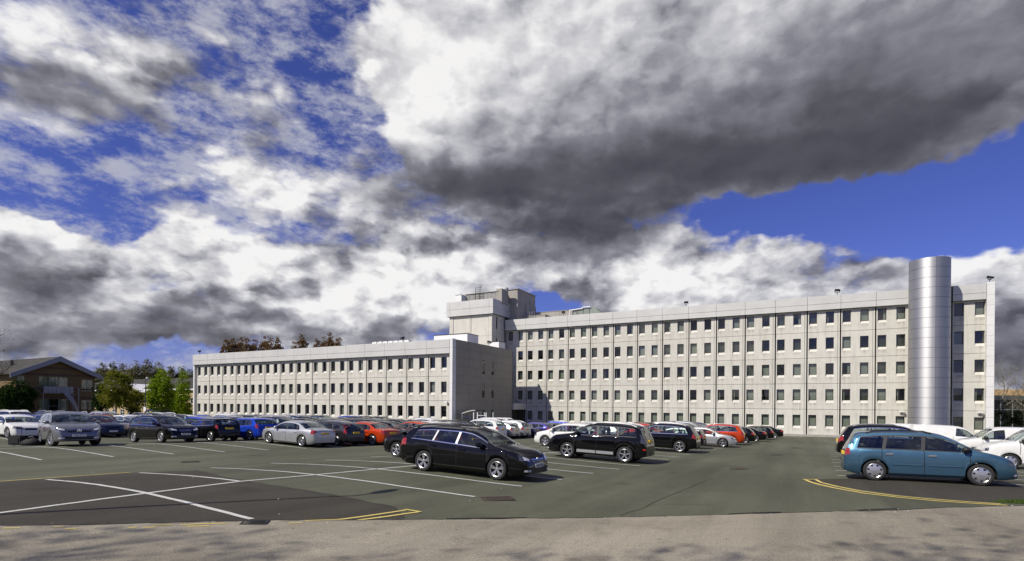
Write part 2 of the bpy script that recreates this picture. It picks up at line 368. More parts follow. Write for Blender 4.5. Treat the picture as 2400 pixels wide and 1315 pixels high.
# darker resurfaced area by the entrance
PT = [(-16.0, 10.4), (-12.78, 13.48), (-12.05, 14.4), (-11.12, 15.9), (-9.64, 16.5), (-7.6, 14.3), (-5.94, 13.1), (-3.86, 12.0), (-2.3, 10.95), (-1.95, 9.95)]
def pt_top(x):
    for (a, b), (c, d) in zip(PT[:-1], PT[1:]):
        if a <= x <= c: return b+(d-b)*(x-a)/(c-a)
    return PT[-1][1]
strip_sheet('resurfaced_patch', frange(-16, -1.97, 110), lambda x: wob(x)+.02, lambda x: max(pt_top(x)+.03*math.sin(x*9), wob(x)+.03), [k/30.0 for k in range(31)], .004, PATCHM)
PR = [(8.98, 16.9), (9.2, 14.2), (9.6, 12.9), (10.3, 12.1), (11.2, 11.7), (12.5, 11.9), (16, 12.7)]
def pr_lo(x):
    for (a, b), (c, d) in zip(PR[:-1], PR[1:]):
        if a <= x <= c: return b+(d-b)*(x-a)/(c-a)
    return PR[-1][1]
strip_sheet('resurfaced_patch_by_kerb', frange(9.05, 15.9, 50), lambda x: pr_lo(x)+.08, lambda x: 17.0, [k/24.0 for k in range(25)], .004, PATCHM)
# painted lines
def ribbon(name, pts, w, mat, zoff, label=None, parent=None, wob_=0.012):
    """painted stripe that follows the ground, dense enough to lie on it"""
    P2 = []
    for (a, b), (c, d) in zip(pts[:-1], pts[1:]):
        n = max(1, int(math.hypot(c-a, d-b)/.35))
        P2 += [(a+(c-a)*k/n, b+(d-b)*k/n) for k in range(n)]
    P2.append(pts[-1]); vs_ = []; fs = []
    for i, p in enumerate(P2):
        q0 = P2[max(0, i-1)]; q1 = P2[min(len(P2)-1, i+1)]
        tx, ty = q1[0]-q0[0], q1[1]-q0[1]; L = math.hypot(tx, ty) or 1; nx, ny = -ty/L, tx/L
        ww = w/2*(1+random.uniform(-.08, .08)); ox = random.uniform(-wob_, wob_)
        for s_ in (-1, 1):
            x = p[0]+nx*(ww*s_+ox); y = p[1]+ny*(ww*s_+ox); vs_.append((x, y, gz(x, y)+zoff))
    fs = [(2*i, 2*i+1, 2*i+3, 2*i+2) for i in range(len(P2)-1)]
    fs = [tuple(reversed(f)) for f in fs]
    me = bpy.data.meshes.new(name); me.from_pydata(vs_, [], fs); me.materials.append(mat); me.update()
    return tag(obj(name, me, parent), kind='structure')
def pxl(s, e): return xy(s, e)
ZL = .008
def row_s(s0, e): return s0 + .062*(e-12)     # the rows run slightly askew to the fronts
ribbon('bay_line', [pxl(-11.35, 2.4), pxl(-11.6, 3.83), pxl(-12.0, 6.19), pxl(-12.3, 8.61), pxl(-12.05, 10.77), pxl(-11.9, 13.05), pxl(-11.75, 14.6)] + [pxl(row_s(-11.9, e), e) for e in range(17, 66, 4)], .11, LINEW, ZL)
for i, (e0, e1, s0, s1) in enumerate([(6.56, 6.03, -17.1, -8.3), (8.71, 8.61, -17.0, -12.35), (10.74, 10.75, -16.8, -6.75), (13.0, 13.12, -16.8, -6.73), (15.0, 15.35, -16.3, -6.5), (17.35, 17.8, -16.1, -6.36), (19.7, 20.0, -15.9, -6.09), (22.0, 22.1, -15.8, -5.86)]):
    sm = -12.1; ribbon('bay_line', [pxl(s0, e0), pxl(sm, (e0+e1)/2), pxl(s1, e1)] if s1 > -12 else [pxl(s0, e0), pxl(s1, e1)], .11, LINEW, ZL+.004)
for k in range(8, 26):
    e = 24.4+2.27*(k-8); ribbon('bay_line', [pxl(row_s(-16.6, e), e), pxl(row_s(-6.6, e), e)], .10, LINEW, ZL+.004)
for k in range(-2, 21):
    e = 11.65+2.28*k; ribbon('bay_line', [pxl(row_s(-35.6, e), e), pxl(row_s(-24.4, e), e-.1)], .10, LINEW, ZL+.004)
ribbon('bay_line', [pxl(row_s(-30.2, e), e) for e in range(5, 58, 4)], .10, LINEW, ZL)
for k in range(-1, 18):
    e = 12.0+2.28*k; ribbon('bay_line', [pxl(row_s(-53.6, e), e), pxl(row_s(-42.0, e), e)], .10, LINEW, ZL+.004)
for k in range(0, 22):
    e = 20.95+2.25*k; ribbon('bay_line', [pxl(1.05+.05*k, e), pxl(10.6+.05*k, e)], .10, LINEW, ZL+.004)
ribbon('yellow_line', [(-14.4, 11.2), (-12.88, 13.62), (-12.17, 14.73), (-11.33, 16.08)], .10, LINEY, ZL)
ribbon('yellow_line', [(-3.2, 9.43), (-2.97, 9.62), (-2.06, 10.72)], .07, LINEY, ZL)
ribbon('yellow_line', [(-2.72, 9.56), (-2.3, 10.0), (-1.80, 10.55)], .07, LINEY, ZL+.004)
ribbon('yellow_line', [(-2.1, 10.74), (-1.77, 10.53)], .07, LINEY, ZL+.008)
for a, b in [((-7.39, 7.84), (-7.20, 7.90)), ((-6.84, 8.07), (-6.72, 8.10)), ((-6.6, 7.98), (-6.45, 8.04)), ((-5.84, 8.22), (-5.74, 8.27)), ((-5.65, 8.28), (-5.5, 8.34)), ((-5.6, 8.45), (-5.37, 8.56)), ((-5.26, 8.58), (-4.66, 8.84)), ((-5.09, 8.48), (-4.8, 8.6)), ((-3.74, 9.04), (-3.54, 9.13)), ((-3.55, 9.30), (-3.0, 9.54))]:
    ribbon('yellow_line', [a, b], .045, LINEY, .018, wob_=.004)
yR1 = [(9.19, 16.86), (8.98, 16.2), (8.85, 15.54), (8.76, 14.59), (8.80, 13.45), (9.10, 12.66), (9.51, 12.10), (10.06, 11.74), (10.6, 11.52)]
yR2 = [(9.5, 16.82), (9.2, 16.02), (9.04, 14.96), (9.0, 13.95), (9.22, 12.98), (9.63, 12.38), (10.15, 11.98), (10.62, 11.70)]
ribbon('yellow_line', yR1, .10, LINEY, ZL, wob_=.004); ribbon('yellow_line', yR2, .09, LINEY, ZL, wob_=.004); ribbon('yellow_line', [(9.12, 16.92), (9.58, 16.86)], .10, LINEY, ZL+.004)
# tar seam along the road edge
TAR = plain('tar', (.012, .010, .008), .8, 0, .3, 20)
rs = random.Random(3); xx = -9.0
while xx < 9.0:
    l = rs.uniform(.8, 2.6)
    ribbon('tar_seam', [(x, wob(x)+.012) for x in frange(xx, xx+l, 8)], rs.uniform(.018, .05), TAR, .016, wob_=.012); xx += l+rs.uniform(0, .25)
for (a, b, c, d) in ((4.3, 10.66, 5.4, 10.80), (7.0, 10.9, 7.9, 11.0), (-1.2, 9.97, .3, 10.28)): ribbon('tar_seam', [(a, b), ((a+c)/2, (b+d)/2+.03), (c, d)], .07, TAR, .012, wob_=.03)
for pts in ([(2.13, 10.6), (2.9, 11.7), (3.67, 13.05), (5.2, 15.5), (6.76, 18.11)], [(4.6, 14.3), (5.6, 14.5), (6.3, 14.2)], [(3.0, 11.9), (3.9, 12.1), (4.5, 11.9)], [(-6.6, 13.16), (-4.79, 12.38), (-3.31, 11.5), (-2.3, 10.85)]): ribbon('tar_seam', pts, .014, TAR, .007, wob_=.025)
# drain covers
IRON = plain('rusty_cast_iron', (.075, .052, .042), .75, .3, .3, 30)
IRONB = plain('cast_iron', (.022, .021, .020), .65, .4, .3, 30)
def drain(name, x, y, rot, w, d, nbar, label, mat):
    t = thing(name, label, 'drain cover', (x, y, gz(x, y)+.016), rot)
    m = MB(); f = .035
    m.box(-w/2, w/2, -d/2, -d/2+f, -.01, .006); m.box(-w/2, w/2, d/2-f, d/2, -.01, .006); m.box(-w/2, -w/2+f, -d/2+f, d/2-f, -.01, .006); m.box(w/2-f, w/2, -d/2+f, d/2-f, -.01, .006)
    m.build('frame', mat, t)
    MB().box(-w/2+f, w/2-f, -d/2+f, d/2-f, -.012, -.008).build('pit', DARK, t)
    for k in range(nbar):
        xx = -w/2+f+(w-2*f)*(k+.5)/nbar; bw = (w-2*f)/nbar*.28
        MB().add([(xx-bw-.02, -d/2+f, -.007), (xx+bw-.02, -d/2+f, -.007), (xx+bw+.02, d/2-f, -.007), (xx-bw+.02, d/2-f, -.007), (xx-bw-.02, -d/2+f, .005), (xx+bw-.02, -d/2+f, .005), (xx+bw+.02, d/2-f, .005), (xx-bw+.02, d/2-f, .005)],
                 [(0,3,2,1),(4,5,6,7),(0,1,5,4),(1,2,6,5),(2,3,7,6),(3,0,4,7)]).build('bar', mat, t)
    return t
drain('drain_grate', -4.27, 8.98, .24, .42, .30, 8, 'black iron drain grate at the road edge below the white line', IRONB)
drain('drain_grate', -.32, 12.5, .22, .75, .5, 12, 'rusty rectangular drain cover in front of the black estate car', IRON)
for x, y, l in ((8.95, 21.22, 'small rusty drain cover in the aisle nearest the double yellow curve'), (14.83, 30.24, 'small dark drain cover halfway up the wide aisle'), (20.25, 38.38, 'small drain cover farthest up the wide aisle'), (-12.29, 20.63, 'flat dark drain cover in the left aisle beside empty bays')):
    drain('drain_cover', x, y, .5, .62, .42, 8, l, IRON)
# ------------------------------------------------------------------ office building
ST = 3.37
W_OPEN = ((.20, 1.12), (2.13, 3.05)); Z_TOP, Z_GL, Z_SILL = .74, 2.19, 2.53; REV = .28
def panel_mesh(bottom):
    """precast panel one bay wide, local z=0 at its top joint, with two splayed window openings"""
    m = MB(); g_ = .020
    xc = [.075, .20, 1.12, 2.13, 3.05, 3.47]; zc = [bottom+g_, -Z_SILL, -Z_GL, -Z_TOP, -g_]
    for i in range(5):
        for j in range(4):
            x0, x1, z0, z1 = xc[i], xc[i+1], zc[j], zc[j+1]
            if i in (1, 3) and j == 2: continue
            if i in (1, 3) and j == 1:
                m.quad((x0, 0, z0), (x1, 0, z0), (x1, REV, z1), (x0, REV, z1)); continue
            m.quad((x0, 0, z0), (x1, 0, z0), (x1, 0, z1), (x0, 0, z1))
    for x0, x1 in W_OPEN:
        a, b, c = -Z_SILL, -Z_GL, -Z_TOP
        m.quad((x0, 0, b), (x0, REV, b), (x0, REV, c), (x0, 0, c)); m.add([(x0, 0, a), (x0, REV, b), (x0, 0, b)], [(0, 1, 2)])
        m.quad((x1, 0, b), (x1, 0, c), (x1, REV, c), (x1, REV, b)); m.add([(x1, 0, a), (x1, 0, b), (x1, REV, b)], [(0, 1, 2)])
        m.quad((x0, 0, c), (x0, REV, c), (x1, REV, c), (x1, 0, c))
    X0, X1, Z0, Z1 = xc[0], xc[-1], zc[0], zc[-1]; B = .34
    m.quad((X0, 0, Z0), (X0, 0, Z1), (X0, B, Z1), (X0, B, Z0)); m.quad((X1, 0, Z0), (X1, B, Z0), (X1, B, Z1), (X1, 0, Z1))
    m.quad((X0, 0, Z1), (X1, 0, Z1), (X1, B, Z1), (X0, B, Z1)); m.quad((X0, 0, Z0), (X0, B, Z0), (X1, B, Z0), (X1, 0, Z0))
    # pilaster strip beside the joint
    m.box(3.51, 3.70, -.02, B, Z0, Z1)
    return m.mesh('wall_panel', CONC)
def window_frame_mesh():
    m = MB(); w, h = .92, 1.45; t = .045
    for a in ((0, w, 0, t), (0, w, h-t, h), (0, t, t, h-t), (w-t, w, t, h-t)): m.box(a[0], a[1], 0, .05, a[2], a[3])
    return m.mesh('window', FRAME)
def pane_mesh():
    m = MB(); m.quad((.045, .025, .045), (.875, .025, .045), (.875, .025, 1.405), (.045, .025, 1.405)); return m.mesh('pane', PANE)
def blind_mesh(kind):
    m = MB(); a, b = (.06, .86)
    if kind == 'full': rng = [(a, b)]
    elif kind == 'right': rng = [(.62, b)]
    elif kind == 'left': rng = [(a, .24)]
    elif kind == 'thin': rng = [(.20, .30)]
    else: rng = None
    y = .13
    if rng:
        for p, q in rng:
            n = max(2, int((q-p)/.09))
            for k in range(n):
                x0 = p+(q-p)*k/n; x1 = p+(q-p)*(k+1)/n-.004
                m.quad((x0, y, .06), (x1, y+.018, .06), (x1, y+.018, 1.38), (x0, y, 1.38))
    else:
        k = a
        while k < b-.05: m.quad((k, y, .06), (k+.055, y+.05, .06), (k+.055, y+.05, 1.38), (k, y, 1.38)); k += .105
    return m.mesh('blind', BLIND)
ME_PANEL = {}; ME_FRAME = window_frame_mesh(); ME_PANE = pane_mesh(); ME_BLIND = {k: blind_mesh(k) for k in ('full', 'right', 'left', 'thin', 'slat')}
def facade(root, s0, nbay, joints, skip=(), blind_p=None):
    """rows of panels and windows; joints = z of the top joint of each storey, bottom storey last, then foot level"""
    for k in range(nbay):
        if k in skip: continue
        x = s0+k*MOD
        for r, zt in enumerate(joints[:-1]):
            h = round(joints[r+1]-zt, 3)
            if h not in ME_PANEL: ME_PANEL[h] = panel_mesh(h)
            obj('wall_panel', ME_PANEL[h], root, (x, 0, zt))
            for x0, x1 in W_OPEN:
                w = obj('window', ME_FRAME, root, (x+x0, REV-.03, zt-Z_GL)); obj('pane', ME_PANE, w)
                u = random.random(); acc = 0
                for kind, p in blind_p[r]:
                    acc += p
                    if u < acc:
                        if kind: obj('blind', ME_BLIND[kind], w)
                        break
def fascia_panels(root, xs, z0, zm, z1, y, depth, name='fascia_panel', mat=None):
    mat = mat or FASC; g_ = .018
    for a, b in zip(xs[:-1], xs[1:]):
        for p, q in ((z0, zm), (zm, z1)):
            MB().box(a+g_, b-g_, y, y+depth, p+g_, q-g_).build(name, mat, root)
def rootz(x, y): return gz(x, y)
# --- main wing
H_ = CAM_H
bx_, by_ = xy(0, D_MAIN)
main = thing('office_wing', 'long five storey concrete office wing with grey roof band', 'building', (bx_, by_, 0), -AZ)
MS0 = -41.0278-MOD; NB = 17; MS1 = MS0+NB*MOD
TOPJ = H_+9.79+ST
mj = [TOPJ, H_+9.79, H_+6.42, H_+3.05, H_-.34, -2.75]
BP = [[('full', .55), ('slat', .1), ('right', .05), ('thin', .05), (None, 1)],
      [('slat', .22), ('full', .18), ('right', .06), (None, 1)],
      [('full', .22), ('slat', .25), ('right', .22), ('left', .06), (None, 1)],
      [('full', .52), ('thin', .18), ('slat', .1), (None, 1)],
      [('full', .93), (None, 1)]]
facade(main, MS0, NB, mj, skip=(15,), blind_p=BP)
# the bay behind the cylinder is blank concrete
MB().box(MS0+15*MOD+.06, MS0+16*MOD-.06, 0, .34, -2.75, TOPJ-.01).build('wall_panel', CONC, main)
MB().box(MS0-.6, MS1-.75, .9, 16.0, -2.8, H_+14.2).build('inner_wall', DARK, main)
MB().box(MS0-.6, MS0+.05, .34, 16.0, -2.8, H_+14.2).build('side_wall', CONC, main)
MB().box(MS0-.6, MS1, .3, 16.4, H_+14.21, H_+14.36).build('roof', CONC_D, main)
MB().box(MS1-.74, MS1-.02, .2, 16.2, -2.8, H_+14.2).build('side_wall', CONC, main)
FY = -.46
z0, zm, z1 = H_+12.62, H_+13.38, H_+14.46
xsF = [MS0-.2]+[MS0+k*MOD for k in range(1, NB)]+[MS1-.72]
fascia_panels(main, xsF[:16], z0, zm, z1, FY, .08); fascia_panels(main, xsF[16:], z0, zm, z1, FY, .08)
MB().box(MS0-.18, MS1-.74, FY+.081, .32, z0+.02, z1-.03).build('fascia_core', SOFF, main)
for k in range(20):
    a = -2.8+k*1.18; b = min(a+1.18, z1+.12)
    if a < z1: MB().box(MS1-.70, MS1+.0, FY-.12, .19, a+.008, b-.008).build('corner_cladding', FIN, main)
MB().box(MS1-.69, MS1-.012, FY-.105, .18, -2.8, z1+.1).build('corner_core', SOFF, main)
MB().box(MS0, MS1, -.30, -.03, -2.9, -1.86).build('plinth', CONC_D, main)
# --- low wing
lx_, ly_ = xy(0, D_LOW)
low = thing('office_wing', 'lower three storey concrete office wing with a clad end wall', 'building', (lx_, ly_, 0), -AZ)
LS0 = -98.357; NL = 15; LS1 = LS0+NL*MOD; LE = -41.12
lj = [H_+3.755+ST, H_+3.755, H_+.4387, -2.6]
BL = [[('full', .30), ('slat', .12), ('right', .12), (None, 1)], [('full', .38), ('right', .3), ('slat', .1), (None, 1)], [('full', .40), ('right', .24), (None, 1)]]
facade(low, LS0, NL, lj, blind_p=BL)
LD = 16.2
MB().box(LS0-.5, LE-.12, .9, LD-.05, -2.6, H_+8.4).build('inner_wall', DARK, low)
MB().box(LS0-.5, LE-.1, .3, LD, H_+8.41, H_+8.5).build('roof', CONC_D, low)
MB().box(LS0-.62, LS0+.04, .34, LD, -2.6, H_+8.4).build('side_wall', CONC, low)
lz0, lzm, lz1 = H_+6.78, H_+7.55, H_+8.68
xsL = [LS0-.62]+[LS0+k*MOD for k in range(1, NL)]+[LS1+.02]
fascia_panels(low, xsL, lz0, lzm, lz1, FY, .08)
MB().box(LS0-.6, LS1, FY+.081, .32, lz0+.02, lz1-.03).build('fascia_core', SOFF, low)
for k in range(14):
    a = -2.6+k*1.2; b = min(a+1.2, lz1+.08)
    if a < lz1: MB().box(LS1+.10, LE+.0, FY-.06, .3, a+.006, b-.006).build('corner_cladding', FIN, low)
    if a < lz0-.1: MB().box(LS0-.64, LS0-.3, -.3, .3, a+.006, min(b, lz0)-.006).build('corner_cladding', FIN, low)
MB().box(LS1+.09, LE-.012, FY-.04, .29, -2.6, lz1+.06).build('corner_core', SOFF, low)
# end wall: clad in a grid of panels with four slit windows
cols = frange(.31, LD, 5); top = H_+8.72
rows = [top]
while rows[-1] > -2.4: rows.append(rows[-1]-1.2)
slits = [(7.15, 7.85, H_+4.4, H_+6.4), (9.8, 10.5, H_+4.4, H_+6.4), (7.15, 7.85, H_+.95, H_+2.95), (9.8, 10.5, H_+.95, H_+2.95), (7.15, 7.85, -2.0, H_-.72), (9.8, 10.5, -2.0, H_-.72)]
for i in range(5):
    for j in range(len(rows)-1):
        y0_, y1_, za, zb = cols[i]+.012, cols[i+1]-.012, rows[j+1]+.012, rows[j]-.012
        pieces = [(y0_, y1_, za, zb)]
        for a, b, c, d in slits:
            nxt = []
            for (p, q, r, t_) in pieces:
                if a >= q or b <= p or c >= t_ or d <= r: nxt.append((p, q, r, t_)); continue
                if a > p: nxt.append((p, a, r, t_))
                if b < q: nxt.append((b, q, r, t_))
                if c > r: nxt.append((max(a, p), min(b, q), r, c))
                if d < t_: nxt.append((max(a, p), min(b, q), d, t_))
            pieces = nxt
        m = MB()
        for p, q, r, t_ in pieces: m.box(LE-.06, LE, p, q, r, t_)
        m.build('cladding_panel', ENDC, low)
MB().box(LE-.118, LE-.061, .31, LD, -2.6, top-.02).build('backing_wall', SOFF, low)
for a, b, c, d in slits[:6]:
    w = MB().box(LE-.056, LE-.03, a+.01, b-.01, c+.01, d-.01).build('window', FRAME, low)
    MB().quad((LE-.022, a+.04, c+.04), (LE-.022, b-.04, c+.04), (LE-.022, b-.04, d-.04), (LE-.022, a+.04, d-.04)).build('pane', PANE, w)
MB().box(LE-.3, LE-.01, LD+.01, LD+.2, -2.6, top-.03).build('back_return', ENDC, low)
# link between the wings
lk = thing('entrance_link', 'single storey concrete link with dark doorway between the two wings', 'entrance', (bx_, by_, 0), -AZ)
MB().box(LE-6.0, LE+.25, -4.8, -.06, .95, 1.95).build('canopy', CONC, lk)
MB().box(LE-6.0, LE-.2, -4.3, -.5, -2.6, .94).build('doorway', DARK, lk)
for y in (-4.6, -2.4, -.3): MB().box(LE-.18, LE+.0, y-.06, y+.06, -2.6, .94).build('post', BLACKM, lk)
# --- stair tower behind the low wing
tw = thing('stair_tower', 'concrete stair tower with grey roof band above the low wing', 'tower', (bx_, by_, 0), -AZ)
ts0, ts1, td = -53.75, -45.25, -4.4
tzf, tzt = H_+14.95, H_+17.45
MB().box(ts0+.1, ts1-.1, td+.1, 7.0, -2.6, tzt-.2).build('inner_wall', SOFF, tw)
for a, b in ((ts0, ts0+.75), (ts0+.83, ts0+4.05), (ts0+4.11, ts0+4.35), (ts0+4.41, ts1-.72), (ts1-.66, ts1)):
    for p, q in ((-2.6, 6.0), (6.0, 9.8), (9.8, 13.2), (13.2, tzf)):
        MB().box(a, b, td-(.05 if b-a < 1 else 0), td+.12, p+.012, q-.012).build('wall_panel', CONC, tw)
for p, q in ((-2.6, 6.0), (6.0, 9.8), (9.8, 13.2), (13.2, tzf)):
    for a, b in ((td+.13, td+1.25), (td+1.75, td+4.2)):
        MB().box(ts1-.11, ts1+.01, a, b, p+.012, q-.012).build('wall_panel', CONC, tw)
    MB().box(ts1-.11, ts1-.02, td+1.26, td+1.74, p+.012, q-2.3).build('wall_panel', CONC, tw)
    w = MB().box(ts1-.09, ts1-.05, td+1.28, td+1.72, q-2.28, q-.3).build('window', FRAME, tw)
    MB().quad((ts1-.045, td+1.32, q-2.2), (ts1-.045, td+1.68, q-2.2), (ts1-.045, td+1.68, q-.4), (ts1-.045, td+1.32, q-.4)).build('pane', PANE, w)
    MB().box(ts1-.11, ts1-.03, td+1.26, td+1.74, q-.29, q-.012).build('wall_panel', CONC, tw)
fx = [ts0-.4, ts0+.3, ts0+4.4, ts1-.35, ts1+.4]
fascia_panels(tw, fx, tzf, tzf+1.15, tzt, td-.45, .08)
for p, q in ((tzf, tzf+1.15), (tzf+1.15, tzt)):
    MB().box(ts1+.33, ts1+.41, td-.36, 3.4, p+.014, q-.014).build('fascia_panel', FASC, tw)
MB().box(ts0-.38, ts1+.32, td-.36, 3.4, tzf+.02, tzt-.05).build('fascia_core', SOFF, tw)
# plant room on the tower
pr = thing('plant_room', 'grimy concrete plant room with louvres on top of the stair tower', 'plant room', (bx_, by_, tzt), -AZ)
def px_s(x, e):   # s of photo column x at distance e, for things on the roofs
    u = (x-1200)/1264.0; Y = e/(E[0]*u+E[1]); return T[0]*u*Y+T[1]*Y
def px_z(y, x, e):
    u = (x-1200)/1264.0; Y = e/(E[0]*u+E[1]); return CAM_H+(947.7+.008*(x-1200)-y)/1264.0*Y
e_ = D_MAIN-2.2; y_ = e_-D_MAIN
a, b = px_s(1088, e_), px_s(1166, e_); zt_ = px_z(683, 1150, e_)-tzt
LOUV = plain('louvre_metal', (.40, .40, .385), .6, .3, .12, 2)
MB().box(a+.05, b, y_+.08, y_+5, -.4, zt_-.12).build('core', CONC_D, pr)
n = 26
for k in range(n): MB().box(a+(b-a)*k/n, a+(b-a)*(k+.55)/n, y_, y_+.07, -.3, zt_-.25).build('louvre', LOUV, pr)
MB().box(a-.1, b+.1, y_-.12, y_+5.1, zt_-.119, zt_).build('roof', CONC_D, pr)
e2 = D_MAIN+1.0; a2, b2 = px_s(1174, e2), px_s(1211, e2); z2 = px_z(680, 1190, e2)-tzt
MB().box(a2, b2, 1.0, 8.0, -4.2, z2).build('concrete_block', CONC_D, pr)
MB().box(a2-.15, b2+.15, .85, 8.1, z2+.001, z2+.12).build('block_cap', CONC_D, pr)
a3, b3 = px_s(1160, e_), px_s(1172, e_)
MB().box(a3+.1, b3+.2, y_-.05, y_+2.2, -.4, z2-.35).build('concrete_pier', CONC_D, pr)
b4 = px_s(1231, D_MAIN+5); MB().box(b2+.16, b4, 4.0, 8.0, -4.2, px_z(712, 1220, D_MAIN+4)-tzt).build('rear_block', CONC_D, pr)
for xx, tp in ((1163, 674), (1175, 671)):
    s_ = px_s(xx, e_); zz = px_z(tp, xx, e_)-tzt
    m = MB(); m.lathe([(.24, z2-.6), (.24, zz-.3), (.34, zz-.28), (.34, zz), (.0, zz)], 12, 'z', (s_, y_+1.5, 0)); m.build('flue', GALV, pr, smooth=True, sharp=40)
s_ = px_s(1077, D_MAIN-3); wb = thing('roof_cabinet', 'white box cabinet at the left of the tower roof', 'cabinet', (bx_, by_, tzt), -AZ)
MB().box(s_-.62, s_+.62, -3.6, -2.2, -.1, px_z(691, 1077, D_MAIN-3.6)-tzt).build('cabinet_body', WHITE, wb); MB().box(s_-.66, s_+.66, -3.66, -2.14, px_z(691, 1077, D_MAIN-3.6)-tzt+.001, px_z(691, 1077, D_MAIN-3.6)-tzt+.05).build('lid', GALV, wb)
an = thing('roof_antenna', 'thin black ladder and aerial rising from the tower roof', 'antenna', (bx_, by_, tzt), -AZ)
for xx in (1113, 1124):
    s_ = px_s(xx, e_-.6); m = MB(); m.tube((s_, -2.9, -.2), (s_, -2.9, px_z(673, xx, e_-.6)-tzt), .035, n=6); m.build('upright', BLACKM, an)
sA, sB = px_s(1113, e_-.6), px_s(1124, e_-.6)
for k in range(9): MB().box(sA, sB, -2.92, -2.88, .05+k*.3, .09+k*.3).build('rung', BLACKM, an)
MB().tube((sB, -2.9, px_z(676, 1124, e_-.6)-tzt), (px_s(1127, e_-.6), -2.9, px_z(670, 1124, e_-.6)-tzt), .03, n=5).build('aerial', BLACKM, an)
# --- metal cylinder on the front of the main wing
cx, cy = 12.95, -3.25; R_ = 1.96
ctop = 18.9
cy_ = thing('steel_cylinder_tower', 'tall brushed steel cylinder tower standing against the main wing', 'tower', (bx_, by_, 0), -AZ)
ringh = 1.142; nr = 19
angs = [math.radians(v) for v in (-82, 8, 98, 188)]
MB().lathe([(R_-.05, -2.8), (R_-.05, ctop-.06), (0, ctop-.06)], 48, 'z', (cx, cy, 0)).build('core', SOFF, cy_, smooth=True, sharp=40)
for k in range(nr):
    zt2 = ctop-k*ringh; zb2 = max(zt2-ringh, -2.7)
    if zb2 >= zt2-.05: break
    for q in range(4):
        a0 = angs[q]+.006; a1 = (angs[q+1] if q < 3 else angs[0]+2*PI)-.006; n = 14; m = MB(); vs_ = []
        for r in (R_, R_-.045):
            for zz in (zb2+.016, zt2-.016):
                for i in range(n+1):
                    t_ = a0+(a1-a0)*i/n; vs_.append((cx+r*math.cos(t_), cy+r*math.sin(t_), zz))
        fs = []; L = n+1
        for i in range(n):
            fs.append((i, i+1, L+i+1, L+i)); fs.append((L+i, L+i+1, 3*L+i+1, 3*L+i)); fs.append((i, 2*L+i, 2*L+i+1, i+1))
        m.add(vs_, fs); m.build('curved_panel', STEEL, cy_, smooth=True, sharp=40)
MB().box(cx-.9, cx+.9, cy+1.75, -.05, -2.7, z0-.05).build('link_wall', CONC, cy_)
# --- roof equipment
fl_n = 0
def floodlight(s, y, z, root_xy, yaw, label):
    t = thing('floodlight', label, 'floodlight', (*xy(s, root_xy+y), z), -AZ+yaw, 'floodlights on the office roofs')
    m = MB(); m.tube((0, 0, 0), (0, 0, .35), .035, n=6); m.box(-.28, .28, -.03, .03, .33, .39); m.box(-.3, -.26, -.05, .05, .33, .7); m.box(.26, .3, -.05, .05, .33, .7); m.build('bracket', BLACKM, t)
    m = MB(); m.add([(-.25, -.28, .42), (.25, -.28, .42), (.25, .22, .55), (-.25, .22, .55), (-.25, -.36, .62), (.25, -.36, .62), (.25, .10, .80), (-.25, .10, .80)], [(0,3,2,1),(4,5,6,7),(0,1,5,4),(1,2,6,5),(2,3,7,6),(3,0,4,7)]); m.build('lamp_head', BLACKM, t)
    MB().quad((-.21, -.297, .445), (.21, -.297, .445), (.21, -.362, .605), (-.21, -.362, .605)).build('lens', CLEAR, t)
for xx, l in ((1320, 'black floodlight on the main roof edge nearest the plant room'), (1607, 'black floodlight on the main roof edge second from the plant room'), (1960, 'black floodlight on the main roof edge left of the steel cylinder')):
    floodlight(px_s(xx, D_MAIN), -.2, z1, D_MAIN, .3, l)
floodlight(MS1-.4, -.2, z1+.1, D_MAIN, .9, 'black floodlight on the roof corner right of the steel cylinder')
for xx, l in ((470, 'black floodlight at the far left corner of the low roof'), (547, 'black floodlight on the low roof in front of the copper trees'), (722, 'black floodlight on the low roof between the copper tree clumps'), (945, 'black floodlight on the low roof beside the white air conditioners')):
    floodlight(px_s(xx, D_LOW), -.2, lz1, D_LOW, -.5, l)
floodlight(LE-.3, 9.5, top, D_LOW, 1.4, 'black floodlight on the end wall of the low wing')
for k in range(7):
    s_ = px_s(880+k*12.5, D_LOW+5); t = thing('air_conditioner', ['leftmost', 'second', 'third', 'fourth', 'fifth', 'sixth', 'rightmost'][k]+' of the seven white air conditioners on the low roof', 'air conditioner', (*xy(s_, D_LOW+5), H_+8.5), -AZ, 'air conditioners on the low roof')
    MB().box(-.45, .45, -.4, .4, .1, 1.15).build('case', WHITE, t); m = MB(); m.lathe([(.32, 1.16), (.32, 1.25), (.27, 1.25), (.0, 1.17)], 14); m.build('fan_ring', GALV, t, smooth=True, sharp=40)
    for q in (-.3, .3): MB().box(q-.05, q+.05, -.35, .35, 0, .1).build('foot', GALV, t)
rl = thing('roof_railing', 'thin grey railing at the back of the low roof', 'railing', (lx_, ly_, H_+8.5), -AZ)
sa, sb = px_s(815, D_LOW+6), px_s(880, D_LOW+6)
for k in range(8): MB().tube((sa+(sb-sa)*k/7, 6, 0), (sa+(sb-sa)*k/7, 6, 1.1), .03, n=5).build('post', GALV, rl)
for zz in (.55, 1.1): MB().tube((sa, 6, zz), (sb, 6, zz), .025, n=5).build('rail', GALV, rl)
